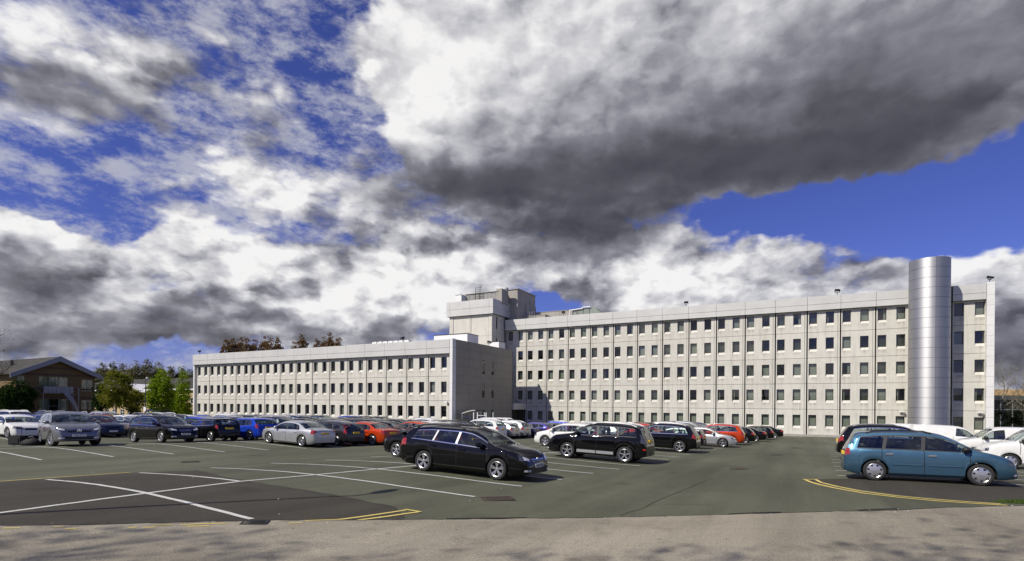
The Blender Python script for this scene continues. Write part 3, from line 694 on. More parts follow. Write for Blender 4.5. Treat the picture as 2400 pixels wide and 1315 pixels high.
def roof_box(label, x0, x1, ytop, e0, depth, mat, base, root_e):
    s0_, s1_ = px_s(x0, e0), px_s(x1, e0); zt3 = px_z(ytop, (x0+x1)/2, e0)
    t = thing('roof_housing', label, 'roof housing', (*xy((s0_+s1_)/2, e0), base), -AZ)
    w = (s1_-s0_)/2; h = zt3-base
    MB().box(-w, w, 0, depth, 0, h-.08).build('case', mat, t); MB().box(-w-.06, w+.06, -.06, depth+.06, h-.079, h).build('cap', BLACKM if mat is WHITE else CONC_D, t)
    return t
roof_box('long white housing behind the corner of the low roof', 1016, 1094, 783, D_LOW+5.5, 3, WHITE, H_+8.5, D_LOW)
roof_box('small white housing on the low roof beside the stair tower', 1144, 1168, 800, D_LOW+12, 2.0, WHITE, H_+8.5, D_LOW)
roof_box('grimy concrete housing on the main roof right of the plant room', 1222, 1276, 739, D_MAIN+3.2, 3, CONC_D, H_+14.3, D_MAIN)
roof_box('long low concrete housing behind the main roof edge', 1252, 1340, 729, D_MAIN+6.5, 4, CONC_D, H_+14.3, D_MAIN)
GREENT = plain('green_grey_metal', (.19, .22, .19), .5, .3, .15, 2)
tk = thing('water_tank', 'green grey metal tank with pipes on the main roof', 'tank', (*xy(px_s(1376, D_MAIN+5), D_MAIN+5), H_+14.3), -AZ)
hh = px_z(724, 1376, D_MAIN+5)-(H_+14.3)
m = MB(); m.add([(-2.4, -.9, 0), (2.9, -.9, 0), (2.9, .9, 0), (-2.4, .9, 0), (-2.2, -.8, hh), (1.6, -.8, hh), (1.6, .8, hh), (-2.2, .8, hh), (2.9, -.9, hh*.45), (2.9, .9, hh*.45)], [(0,3,2,1),(4,5,6,7),(0,1,8,5,4),(1,2,9,8),(5,8,9,6),(2,3,7,6,9),(3,0,4,7)]); m.build('tank_body', GREENT, tk)
MB().path([(-2.9, -1.0, 0), (-2.9, -1.0, hh*.9), (-.6, -1.0, hh*.98), (-.5, -1.0, hh+.15), (.8, -1.0, hh+.15)], .09, 7).build('pipe', WHITE, tk)
for k in range(3): MB().box(-1.7+k*1.1, -1.62+k*1.1, -.93, -.79, .05, hh-.05).build('rib', GREENT, tk)
lt = thing('roof_ladder', 'pale steel ladder hoops beside the plant room on the main roof', 'ladder', (*xy(px_s(1236, D_MAIN+3), D_MAIN+3), H_+14.3), -AZ)
for k in range(4):
    xx = -.6+k*.5; MB().path([(xx, 0, 0), (xx, 0, 1.75), (xx+.15, 0, 1.95), (xx+.35, 0, 1.75), (xx+.35, 0, 0)], .03, 5).build('hoop', GALV, lt)
MB().box(-.7, 1.4, -.05, .05, .9, .96).build('rail', GALV, lt)
# wall cameras
def cctv(s, z, e_off, D, label):
    t = thing('security_camera', label, 'security camera', (*xy(s, D), z), -AZ, 'security cameras on the fronts')
    MB().box(-.06, .06, -.25, 0, .0, .08).build('arm', WHITE, t); MB().box(-.32, .12, -.42, -.22, .08, .24).build('housing', WHITE, t); m = MB(); m.lathe([(.0, -.30), (.10, -.24), (.13, -.12), (.13, 0)], 12, 'z', (.22, -.28, .02)); m.build('dome', GALV, t, smooth=True)
cctv(px_s(2114, D_MAIN), H_-.62, 0, D_MAIN, 'white security camera on the wall left of the steel cylinder')
cctv(px_s(2297, D_MAIN), H_-.62, 0, D_MAIN, 'white security camera on the wall right of the steel cylinder')
cctv(px_s(1050, D_LOW), H_+.1, 0, D_LOW, 'white security camera near the corner of the low wing')
# shelter in front of the end wall
sh = thing('smoking_shelter', 'white framed shelter with curved roof before the clad end wall', 'shelter', (*xy(-38.6, 62.0), gz(*xy(-38.6, 62.0))), -AZ)
for x in (-1.9, -.05, .0+.55, 1.9):
    for y in (-.9, .9): MB().box(x-.05, x+.05, y-.05, y+.05, 0, 2.3 if x < -1 else 2.6).build('post', WHITE, sh)
m = MB(); n = 10; vs_ = []
for j in (0, 1):
    for i in range(n+1):
        t_ = i/n; xx = -2.15+2.4*t_; zz = 2.28+.55*math.sin(t_*PI*.5); vs_ += [(xx, -1.05, zz+.07*j), (xx, 1.05, zz+.07*j)]
fs = []
for i in range(n):
    a = 2*i; o = 2*(n+1); fs += [(a, a+2, a+3, a+1), (o+a, o+a+1, o+a+3, o+a+2), (a, o+a, o+a+2, a+2), (a+1, a+3, o+a+3, o+a+1)]
m.add(vs_, fs); m.build('curved_roof', WHITE, sh)
MB().box(.5, 2.0, -1.0, 1.0, 2.61, 2.7).build('flat_roof', CLEAR, sh)
for (a, b, p) in ((-1.84, -.11, 'back'), (.61, 1.84, 'back')):
    MB().quad((a, -.9, .25), (b, -.9, .25), (b, -.9, 2.2), (a, -.9, 2.2)).build('glass_panel', CLEAR, sh)
for z in (.3, 1.2, 2.2): MB().box(.61, 1.84, -.93, -.88, z-.03, z+.03).build('rail', WHITE, sh)
# ------------------------------------------------------------------ cars
def pchip(pts):
    x = np.array([p[0] for p in pts], float); y = np.array([p[1] for p in pts], float); h = np.diff(x); d = np.diff(y)/h
    m = np.zeros(len(x))
    for i in range(1, len(x)-1):
        if d[i-1]*d[i] > 0:
            w1_, w2_ = 2*h[i]+h[i-1], h[i]+2*h[i-1]; m[i] = (w1_+w2_)/(w1_/d[i-1]+w2_/d[i])
    m[0] = d[0]; m[-1] = d[-1]
    def f(v):
        v = min(max(v, x[0]), x[-1]); i = min(max(int(np.searchsorted(x, v)-1), 0), len(x)-2); t = (v-x[i])/h[i]
        return float((1+2*t)*(1-t)**2*y[i]+t*(1-t)**2*h[i]*m[i]+t*t*(3-2*t)*y[i+1]+t*t*(t-1)*h[i]*m[i+1])
    return f
def paint(name, color, metal=.0, rough=.28):
    if name in MATS: return MATS[name]
    m, n, b = new_mat(name)
    t_ = n.n('ShaderNodeTexCoord'); f = n.noise(t_.outputs['Object'], 2.5, 4, .6)
    n.put(b.inputs['Base Color'], n.mix(f, (*[c*.86 for c in color], 1), (*[min(1, c*1.1) for c in color], 1)))
    b.inputs['Metallic'].default_value = metal
    n.put(b.inputs['Roughness'], n.m('ADD', rough, n.m('MULTIPLY', f, .12)))
    b.inputs['Coat Weight'].default_value = 1.0; b.inputs['Coat IOR'].default_value = 1.46; b.inputs['Coat Roughness'].default_value = .02; b.inputs['Specular IOR Level'].default_value = .0
    MATS[name] = m; return m
COLORS = {
 'black': paint('black_car_paint', (.0035, .0035, .0045), 0, .3), 'dark blue': paint('dark_blue_car_paint', (.010, .014, .040), .2, .3),
 'dark grey': paint('dark_grey_car_paint', (.030, .031, .036), .4, .3), 'grey': paint('grey_car_paint', (.23, .235, .25), .65, .32),
 'silver': paint('silver_car_paint', (.46, .47, .48), .6, .32), 'white': paint('white_car_paint', (.74, .74, .72), 0, .3),
 'blue': paint('blue_car_paint', (.012, .05, .42), .15, .28), 'teal blue': paint('teal_blue_car_paint', (.055, .125, .195), .55, .32),
 'red': paint('red_car_paint', (.42, .022, .012), .1, .3), 'orange': paint('orange_red_car_paint', (.44, .045, .009), .12, .3), 'purple': paint('purple_blue_car_paint', (.045, .04, .20), .2, .3)}
TYRE = plain('tyre_rubber', (.018, .018, .018), .8); RIM = plain('alloy', (.62, .62, .63), .28, .9, .05, 20); RIMD = plain('dark_alloy', (.03, .03, .032), .4, .5)
CHROME = plain('chrome', (.78, .78, .80), .10, 1.0); TRIM = plain('black_trim', (.016, .016, .017), .5); SEATM = plain('seat_fabric', (.035, .035, .04), .9)
UNDER = plain('underbody', (.012, .012, .012), .9); SEAM = plain('panel_gap', (.004, .004, .004), .9)
def lens_mat(name, color, rough=.06):
    m, n, b = new_mat(name); b.inputs['Base Color'].default_value = (*color, 1); b.inputs['Roughness'].default_value = rough; b.inputs['Coat Weight'].default_value = 1
    MATS[name] = m; return m
TAIL = lens_mat('tail_lamp_red', (.30, .016, .008)); AMBER = lens_mat('amber_lens', (.62, .20, .02))
def head_mat():
    m, n, b = new_mat('headlamp'); b.inputs['Base Color'].default_value = (.10, .105, .115, 1); b.inputs['Metallic'].default_value = .6; b.inputs['Roughness'].default_value = .12; b.inputs['Coat Weight'].default_value = 1; return m
HEAD = head_mat(); LAMPW = lens_mat('bright_reflector', (.62, .63, .66), .10)
PLATE_W = plain('white_number_plate', (.72, .72, .68), .4); PLATE_Y = plain('yellow_number_plate', (.72, .48, .03), .4)
SILV_TRIM = plain('silver_trim', (.45, .45, .46), .35, .6)
NROW = 14
def build_model(sp):
    """one body style -> list of parts: (name, mesh, material key, sub-parts)"""
    L0, L1 = sp['top'][0][0], sp['top'][-1][0]
    ztop = pchip(sp['top']); belt = pchip(sp['belt']); wid = pchip(sp['wid']); R = sp['R']; Ra = R+sp.get('gap', .055); zc = sp['clear']
    xw = (sp['xr'], sp['xf'])
    st = set(round(v, 4) for v in np.linspace(L0, L1, 54))
    for p in sp['top']: st.add(round(p[0], 4))
    for a in xw:
        st = set(v for v in st if not (a-Ra-.03 < v < a+Ra+.03))
        for k in range(0, 19): st.add(round(a+Ra*math.cos(PI*k/18), 4))
        st.add(round(a-Ra-.006, 4)); st.add(round(a+Ra+.006, 4))
    seams = sp['doors']
    gap = .009
    for d in seams:
        st = set(v for v in st if abs(v-d) > .018 or any(abs(abs(v-a)-Ra) < .008 for a in xw)); st.add(round(d-gap, 4)); st.add(round(d+gap, 4))
    for a, b in sp['wins']: st.add(round(a, 4)); st.add(round(b, 4))
    for k in ('wind', 'rear', 'hl', 'tl'):
        for v in sp[k][:2]: st.add(round(v, 4))
    X = sorted(st); X = [x for i, x in enumerate(X) if i == 0 or x-X[i-1] > 1e-4]
    wa = min(a for a, b in sp['wins']); wb = max(b for a, b in sp['wins'])
    slant = sp.get('slant', .12); tum = sp.get('tumble', .34)
    zroof = max(p[1] for p in sp['top'])
    def section(x):
        zb = zc; arch = False
        if x > L1-.55: zb = zc+.10*((x-(L1-.55))/.55)**2*.6
        if x < L0+.55: zb = zc+.16*(((L0+.55)-x)/.55)**2*.8
        for a in xw:
            if abs(x-a) <= Ra+1e-4: zb = max(zb, R+math.sqrt(max(0, Ra*Ra-(x-a)**2))); arch = True
        zt = max(ztop(x), zb+.12); w = wid(x); zbelt = min(belt(x), zt-.030)
        crown = min(.075, .03+.10*max(0, zt-zbelt))
        zr = max(zt-crown, zbelt+.005)
        yb = w*.955; yr = yb-tum*(zr-zbelt)
        if zt-zbelt < .08: yr = min(yr, w*.90)
        hgt = zbelt-zb
        z2 = zb+min(.09, hgt*.2); z3 = zb+hgt*.42; z4 = zb+hgt*.74; z5 = zbelt-min(.045, hgt*.12)
        fl = sp.get('flare', .0)
        def sl(f):  # lean of pillars
            if zt-zbelt < .2: return 0.0
            t = (x-wa)/(wb-wa); t = min(max(t, 0), 1)
            return slant*f*(1-t)
        yw7 = yb-.012; k = zr-zbelt
        rows = [(x, 0, zb), (x, w*(.97 if arch else .86), zb), (x, w*(1.0+fl*.5 if arch else .955), z2), (x, w*(.992+(fl if arch else 0)), z3), (x, w*(1.0+(fl*.3 if arch else 0)), z4), (x, w*.985, z5), (x, yb, zbelt),
                (x, yb-tum*k*.06, zbelt+k*.06), (x+sl(.8), yb-tum*k*.80, zbelt+k*.80), (x+sl(.86), yb-tum*k*.86, zbelt+k*.86), (x, yr, zr), (x, yr*.86, zr+(zt-zr)*.42), (x, yr*.5, zr+(zt-zr)*.86), (x, 0, zt)]
        return (rows, zt, zbelt, zb)
    sec = [section(x) for x in X]
    scan = {}
    def inside(x, y, z):
        k = round(x, 4)
        if k not in scan:
            r_ = section(x)[0]; scan[k] = ([p[2] for p in r_[1:]], [p[1] for p in r_[1:]])
        zs_, ys_ = scan[k]
        return zs_[0] <= z <= zs_[-1] and abs(y) <= float(np.interp(z, zs_, ys_))
    def nose_x(y, z):
        for x in np.linspace(L1, L1-1.0, 160):
            if inside(float(x), y, z): return float(x)
        return L1-1.0
    def patch(name, lo, hi, y0, y1, mat, off=.012, n=8, k=4):
        """piece of trim that follows the nose; lo and hi give its lower and upper edge across y"""
        m = MB(); P_ = [[None]*(k+1) for _ in range(n+1)]
        for i in range(n+1):
            y = y0+(y1-y0)*i/n
            for j in range(k+1):
                z = lo(i/n)+(hi(i/n)-lo(i/n))*j/k; P_[i][j] = (nose_x(y, z)+off, y, z)
        vs_ = [p for c_ in P_ for p in c_]; fs = [(i*(k+1)+j, (i+1)*(k+1)+j, (i+1)*(k+1)+j+1, i*(k+1)+j+1) for i in range(n) for j in range(k)]
        m.add(vs_, fs); return m.mesh(name, [mat], True, 50)
    groups = {}
    hx0, hx1 = sp['hl'][:2]; tx0, tx1 = sp['tl'][:2]
    hrow = sp['hl'][2] if len(sp['hl']) > 2 else (4, 10); trow = sp['tl'][2] if len(sp['tl']) > 2 else (4, 10)
    w0, w1_ = sp['wind'][:2]; r0, r1 = sp['rear'][:2]
    def face_key(i, r, sd):
        xc = (X[i]+X[i+1])/2; zt = (sec[i][1]+sec[i+1][1])/2; zb = (sec[i][2]+sec[i+1][2])/2
        if r == 0: return ('underbody',)
        if tx0 < xc < tx1 and trow[0] <= r <= trow[1]: return ('tail_light', sd)
        if r >= 10 and w0 < xc < w1_: return ('windscreen',)
        if r >= 10 and r0 < xc < r1 and not sp.get('van'): return ('rear_window',)
        if r == 7 and wa < xc < wb and zt-zb > .16:
            for k, (a, b) in enumerate(sp['wins']):
                if a < xc < b: return ('side_window', sd, k)
            return ('pillar', sd, sum(1 for a, b in sp['wins'] if a > xc))
        if r in (6, 8) and wa-.001 < xc < wb+.001 and zt-zb > .10: return ('window_trim', sd, r)
        for d in seams:
            if abs(xc-d) < gap and 2 <= r <= 5: return ('panel_gap', sd, d)
        if 2 <= r <= 5:
            for k, (a, b) in enumerate(zip(seams[:-1], seams[1:])):
                if a < xc < b: return ('door', sd, k)
        if r == 1 and sp.get('clad'): return ('sill_trim',)
        if r >= 9 and r1 <= xc <= w0: return ('roof',)
        if r >= 10 and xc >= w1_: return ('bonnet',)
        if r >= 10 and xc <= r0: return ('tailgate',)
        return ('body',)
    V = {}
    def add(key, pts):
        m = groups.setdefault(key, {'v': [], 'idx': {}, 'f': []})
        f = []
        for p in pts:
            q = (round(p[0], 5), round(p[1], 5), round(p[2], 5))
            if q not in m['idx']: m['idx'][q] = len(m['v']); m['v'].append(q)
            if m['idx'][q] not in f: f.append(m['idx'][q])
        if len(f) >= 3: m['f'].append(tuple(f))
    mir = lambda p: (p[0], -p[1], p[2])
    for i in range(len(X)-1):
        A, B = sec[i][0], sec[i+1][0]
        for r in range(NROW-1):
            q = [A[r], B[r], B[r+1], A[r+1]]
            k = face_key(i, r, 0); add(k, list(reversed(q)))
            k = face_key(i, r, 1); add(k, [mir(p) for p in q])
    for i, fl in ((0, False), (len(X)-1, True)):
        A = sec[i][0]; loop = A[0:] + [mir(p) for p in reversed(A[1:-1])]
        # close the ends with strips so the bumper is curved a little
        for r in range(1, NROW-1):
            q = [A[r], A[r+1], mir(A[r+1]), mir(A[r])]
            add(('body',), q if not fl else list(reversed(q)))
    parts = []
    def mesh_of(key):
        gdat = groups[key]; m = MB(); m.v = gdat['v']; m.f = gdat['f']; m.mi = [0]*len(m.f); return m.mesh(key[0], [UNDER], True, 38)
    matk = {'underbody': UNDER, 'tail_light': TAIL, 'headlight': HEAD, 'windscreen': CARGLASS, 'rear_window': CARGLASS, 'side_window': CARGLASS, 'pillar': sp.get('pillar', TRIM), 'window_trim': sp.get('wtrim', TRIM), 'panel_gap': SEAM, 'sill_trim': TRIM}
    doors = {}
    for key in groups:
        mk = matk.get(key[0], 'paint')
        if key[0] == 'tail_light' and sp.get('tlmat'): mk = sp['tlmat']
        if key[0] == 'rear_window' and sp.get('van'): mk = 'paint'
        parts.append([key[0], mesh_of(key), mk, [], key])
    W2 = wid(0)
    # door handles become sub-parts of their door
    for p in parts:
        if p[0] == 'door':
            sd, k = p[4][1], p[4][2]; a, b = seams[k], seams[k+1]; hx = a+.10; sg = -1 if sd else 1   # hinged at the front edge
            zh = belt(hx)-.14; yy = wid(hx)*.995
            m = MB(); m.box(hx, hx+.20, (yy-.01)*sg if sg > 0 else -(yy+.035), (yy+.035)*sg if sg > 0 else -(yy-.01), zh-.018, zh+.018); p[3].append(('handle', m.mesh('handle', [CHROME]), sp.get('handle', 'paint')))
            if sp.get('rub'):
                m = MB(); zz = sp['rub']; y0_, y1_ = W2*.985, W2*1.008+.006
                xa, xb = max(a+.12, xw[0]+Ra+.08), min(b-.05, xw[1]-Ra-.05)
                m.box(xa, xb, *(sorted((y0_*sg, y1_*sg))), zz-.025, zz+.025); p[3].append(('rubbing_strip', m.mesh('rubbing_strip', [TRIM]), sp.get('rubmat', 'paint')))
    if sp.get('sillbar'):
        for sg in (1, -1):
            for xa, xb in ((xw[0]+Ra+.06, -.04), (.0, xw[1]-Ra-.06)):
                m = MB(); m.box(xa, xb, *sorted((W2*.955*sg, (W2*1.0+.03)*sg)), zc+.10, zc+.22); parts.append(['sill_bar', m.mesh('sill_bar', [TRIM]), SILV_TRIM, [], None])
            m = MB(); m.box(L0+.02, L0+.14, *sorted((wid(L0+.1)*.86*sg, (wid(L0+.1)+.012)*sg)), .60, .67); parts.append(['rear_reflector', m.mesh('rear_reflector', [TRIM]), TAIL, [], None])
    # mirrors
    mx = sp['mirror']; mz = belt(mx)+.10; my = wid(mx)*.93
    for sg in (1, -1):
        m = MB(); prof = [(-.05, .06), (.02, .075), (.09, .05), (.12, .0)]
        vs_ = []; n = 10; c = (mx, (my+.13)*sg, mz)
        for px_, r in prof:
            for k in range(n): t = 2*PI*k/n; vs_.append((c[0]+px_, c[1]+math.cos(t)*(r*1.5+.012), c[2]+math.sin(t)*(r+.012)))
        fs = [(i*n+k, i*n+(k+1) % n, (i+1)*n+(k+1) % n, (i+1)*n+k) for i in range(3) for k in range(n)]+[tuple(reversed(range(n))), tuple(range(3*n, 4*n))]
        m.add(vs_, fs); m.box(mx-.02, mx+.05, *(sorted(((my-.03)*sg, (my+.06)*sg))), mz-.09, mz-.05); parts.append(['door_mirror', m.mesh('door_mirror', [TRIM], True, 50), sp.get('mirmat', 'paint'), [], None])
    # front: grille, lower intake, plate
    nx = L1; zt_n = ztop(L1)
    wf = wid(L1)
    def slab(name, x, hw, za, zb_, mat, curve=.06, t=.02, xt=None):
        m = MB(); n = 8; vs_ = []
        for s_ in (0, 1):
            for j, z in enumerate((za, zb_)):
                xq = x if (xt is None or j == 0) else xt
                for i in range(n+1):
                    u = -1+2*i/n; vs_.append((xq+(t if s_ else -.05)*(1 if x > 0 else -1)-(curve*u*u)*(1 if x > 0 else -1), hw*u, z))
        N_ = n+1; fs = []
        for i in range(n):
            fs += [(2*N_+i, 2*N_+i+1, 3*N_+i+1, 3*N_+i), (N_+i, N_+i+1, 3*N_+i+1, 3*N_+i), (i, i+1, 2*N_+i+1, 2*N_+i)]
        fs += [(0, N_, 3*N_, 2*N_), (n, 2*N_+n, 3*N_+n, N_+n)]
        m.add(vs_, fs); parts.append([name, m.mesh(name, [TRIM]), mat, [], None]); return parts[-1]
    gr = sp['grille']     # (half width, z0, z1)
    xg = lambda z: nose_x(0, z)
    c1 = lambda v: (lambda t: v)
    gmesh = patch('grille', c1(gr[1]), c1(gr[2]), -gr[0], gr[0], TRIM); gp = ['grille', gmesh, TRIM, [], None]; parts.append(gp)
    nbar = 3 if gr[2]-gr[1] > .11 else 2
    for k in range(nbar):
        zz_ = gr[1]+(gr[2]-gr[1])*(k+.5)/nbar; gp[3].append(('grille_bar', patch('grille_bar', c1(zz_-.007), c1(zz_+.007), -gr[0]*.94, gr[0]*.94, SILV_TRIM, .02, 8, 1), TRIM if nbar == 3 and k != nbar-1 else SILV_TRIM))
    if sp.get('grbar'): gp[3].append(('chrome_bar', patch('chrome_bar', lambda t: gr[2]-.012-.02*(1-abs(2*t-1)), lambda t: gr[2]+.012, -gr[0]*1.02, gr[0]*1.02, CHROME, .022, 10, 1), CHROME))
    parts.append(['lower_intake', patch('lower_intake', c1(zc+.08), c1(zc+.24), -wid(L1-.1)*.78, wid(L1-.1)*.78, TRIM), TRIM, [], None])
    zl = sp.get('lampz', gr[2]-.01); lh = sp.get('lamph', .13)
    for sg in (1, -1):
        yi, yo = gr[0]+.06, wid(L1-.35)*.965
        lo_ = lambda t: zl-lh*.55+.06*t; hi_ = lambda t: zl+lh*.30+.10*t
        if sg > 0: me_ = patch('headlight', lo_, hi_, yi, yo, HEAD); mr = patch('reflector', lambda t: lo_(.12+.7*t)+.022, lambda t: hi_(.12+.7*t)-.022, yi+(yo-yi)*.12, yi+(yo-yi)*.82, LAMPW, .018, 6, 3)
        else: me_ = patch('headlight', lambda t: lo_(1-t), lambda t: hi_(1-t), -yo, -yi, HEAD); mr = patch('reflector', lambda t: lo_(.12+.7*(1-t))+.022, lambda t: hi_(.12+.7*(1-t))-.022, -(yi+(yo-yi)*.82), -(yi+(yo-yi)*.12), LAMPW, .018, 6, 3)
        parts.append(['headlight', me_, HEAD, [('reflector', mr, LAMPW)], None])
    slab('rear_bumper_trim', L0+.01, wid(L0)*.86, zc+.14, zc+.30, TRIM if sp.get('rtrim', True) else 'paint', .05)
    for sg in (1, -1):
        ya, yb2 = sorted((sg*wf*.80, sg*wf*1.12)); parts.append(['fog_light', patch('fog_light', c1(zc+.13), c1(zc+.19), ya, yb2, LAMPW, .02, 4, 2), LAMPW, [], None])
    m = MB(); zp = sp.get('plate_f', .44); m.box(nx-.015, nx+.028, -.26, .26, zp-.055, zp+.055); parts.append(['number_plate', m.mesh('number_plate', [PLATE_W]), PLATE_W, [], 'front_plate'])
    zp = sp.get('plate_r', .80); xr_ = min((x for x in np.linspace(L0, L0+.7, 160) if ztop(x) >= zp), default=L0); m = MB(); m.box(xr_-.045, xr_+.03, -.26, .26, zp-.055, zp+.055); parts.append(['number_plate', m.mesh('number_plate', [PLATE_Y]), PLATE_Y, [], 'rear_plate'])
    # roof rails
    if sp.get('rails'):
        for sg in (1, -1):
            xa, xb = sp['rails']; m = MB(); pts = []
            for k in range(9):
                x = xa+(xb-xa)*k/8; zt = ztop(x); zb = min(belt(x), zt-.03); crown = min(.075, .03+.1*(zt-zb)); zr = zt-crown; yy = wid(x)*.955-tum*(zr-zb); up = .0 if k in (0, 8) else .055
                pts.append((x, (yy-.03)*sg, zr+.02+up))
            m.path(pts, .022, 6); parts.append(['roof_rail', m.mesh('roof_rail', [CHROME]), sp.get('railmat', SILV_TRIM), [], None])
    # wipers
    m = MB(); xb = w1_-.06
    for a in (-.15, .5): m.tube((xb, a, ztop(xb)+.012), (xb-.12, a-.55, ztop(xb-.12)-.0), .011, n=4)
    parts.append(['wiper', m.mesh('wiper', [TRIM]), TRIM, [], None])
    # cabin: seats, dash, wheel
    zf = zc+.16
    for yy in ((.36, -.36) if not sp.get('van') else (.36, -.36)):
        xs_ = sp.get('seat', .15); m = MB(); m.box(xs_-.05, xs_+.48, yy-.24, yy+.24, zf, zf+.20)
        m.add([(xs_-.12, yy-.24, zf+.15), (xs_+.05, yy-.24, zf+.15), (xs_+.05, yy+.24, zf+.15), (xs_-.12, yy+.24, zf+.15), (xs_-.34, yy-.20, zf+.74), (xs_-.24, yy-.20, zf+.74), (xs_-.24, yy+.20, zf+.74), (xs_-.34, yy+.20, zf+.74)], [(0,3,2,1),(4,5,6,7),(0,1,5,4),(1,2,6,5),(2,3,7,6),(3,0,4,7)])
        m.box(xs_-.36, xs_-.26, yy-.12, yy+.12, zf+.77, zf+.95); parts.append(['seat', m.mesh('seat', [SEATM]), SEATM, [], 'cabin'])
    if not sp.get('van'):
        m = MB(); xs_ = sp.get('seat', .15)-.95; m.box(xs_-.05, xs_+.42, -.62, .62, zf, zf+.22); m.add([(xs_-.15, -.62, zf+.15), (xs_, -.62, zf+.15), (xs_, .62, zf+.15), (xs_-.15, .62, zf+.15), (xs_-.36, -.6, zf+.68), (xs_-.24, -.6, zf+.68), (xs_-.24, .6, zf+.68), (xs_-.36, .6, zf+.68)], [(0,3,2,1),(4,5,6,7),(0,1,5,4),(1,2,6,5),(2,3,7,6),(3,0,4,7)]); parts.append(['rear_seat', m.mesh('rear_seat', [SEATM]), SEATM, [], 'cabin'])
    m = MB(); xs_ = sp.get('seat', .15)+.62; m.box(xs_, xs_+.45, -.62, .62, zf+.15, belt(xs_)-.04); parts.append(['dashboard', m.mesh('dashboard', [TRIM]), TRIM, [], 'cabin'])
    return parts
# ---- wheels
def wheel_meshes(R, style):
    w = .105; n = 28
    ty = MB(); ty.lathe([(R*.66, -w*.85), (R*.80, -w*1.0), (R*.94, -w), (R*.995, -w*.78), (R, -w*.3), (R, w*.3), (R*.995, w*.78), (R*.94, w), (R*.80, w*1.02), (R*.66, w*.85)], n, 'y')
    tyre = ty.mesh('tyre', [TYRE], True, 50)
    hb = MB(); hb.lathe([(R*.67, w*.10), (R*.2, w*.12), (0, w*.12)], n, 'y'); hb.lathe([(R*.67, -w*.8), (R*.67, w*.10)], n, 'y'); hub = hb.mesh('wheel', [RIMD], True, 50)
    r = MB(); rr = R*.70
    r.lathe([(rr*1.0, w*.78), (rr*1.0, w*.95), (rr*.965, w*1.0), (rr*.90, w*.92), (rr*.885, w*.45)], n, 'y')
    def spoke(a, r0, r1, w0, w1, y0, y1, mi=None):
        ca, sa = math.cos(a), math.sin(a); P = lambda q, t, y: (ca*q-sa*t, y, sa*q+ca*t)
        vs_ = [P(r0, -w0, y0-.03), P(r1, -w1, y1-.03), P(r1, w1, y1-.03), P(r0, w0, y0-.03), P(r0, -w0*.7, y0), P(r1, -w1*.8, y1), P(r1, w1*.8, y1), P(r0, w0*.7, y0)]
        r.add(vs_, [(0,1,2,3),(4,7,6,5),(0,4,5,1),(1,5,6,2),(2,6,7,3),(3,7,4,0)], mi)
    if style == 'five':
        for k in range(5): spoke(PI/2+2*PI*k/5, rr*.12, rr*.93, .036, .034, w*.80, w*.88)
    elif style == 'twin':
        for k in range(5):
            for q in (-.17, .17): spoke(PI/2+2*PI*k/5+q, rr*.14, rr*.93, .018, .024, w*.78, w*.88)
    elif style == 'many':
        for k in range(10): spoke(PI/2+2*PI*k/10, rr*.12, rr*.93, .016, .022, w*.76, w*.88)
    elif style == 'cap':
        r.lathe([(rr*.97, w*.90), (rr*.80, w*1.02), (rr*.30, w*.98), (0, w*1.04)], n, 'y')
        for k in range(7):
            a = 2*PI*(k+.5)/7+PI/2; r.lathe([(rr*.155, w*.9), (rr*.155, w*1.055), (0, w*1.055)], 10, 'y', (math.cos(a)*rr*.78, 0, math.sin(a)*rr*.78), 1)
    r.lathe([(rr*.20, w*.6), (rr*.18, w*.88), (0, w*.90)], 14, 'y')
    rim = r.mesh('rim', [RIM if style != 'black' else RIMD, TRIM], True, 40)
    return tyre, hub, rim
WHEELS = {}
SPECS = {}
def spec(name, **k): SPECS[name] = k
E0 = lambda W, L0, L1: [(L0, W*.40), (L0+.06, W*.435), (L0+.30, W*.480), (L0+.8, W*.497), (0, W*.5), (L1-.9, W*.497), (L1-.40, W*.475), (L1-.12, W*.425), (L1, W*.365)]
spec('estate', top=[(-2.37, .40), (-2.365, .58), (-2.30, .84), (-2.22, .99), (-2.02, 1.22), (-1.86, 1.385), (-1.6, 1.435), (-.9, 1.485), (-.2, 1.49), (.3, 1.455), (.62, 1.36), (1.30, 1.02), (1.55, .965), (1.95, .865), (2.18, .74), (2.29, .60), (2.33, .45)],
     belt=[(-2.37, .98), (-1.9, 1.005), (-1.0, .975), (0, .93), (.9, .895), (1.3, .90), (2.33, .85)], wid=E0(1.81, -2.37, 2.33), R=.325, xf=1.38, xr=-1.30, clear=.18,
     doors=[-1.12, -.04, 1.04], wins=[(-1.83, -1.0), (-.94, -.13), (-.05, 1.02)], wind=(.62, 1.30), rear=(-2.19, -1.92), hl=(1.84, 2.24, (4, 9)), tl=(-2.29, -2.02, (4, 5)), mirror=.78, grille=(.42, .58, .66), grbar=1, pillar=SILV_TRIM, wtrim=CHROME, handle='paint', rails=(-1.7, .1), railmat=TRIM, slant=.22, seat=.2, plate_f=.47, plate_r=.82)
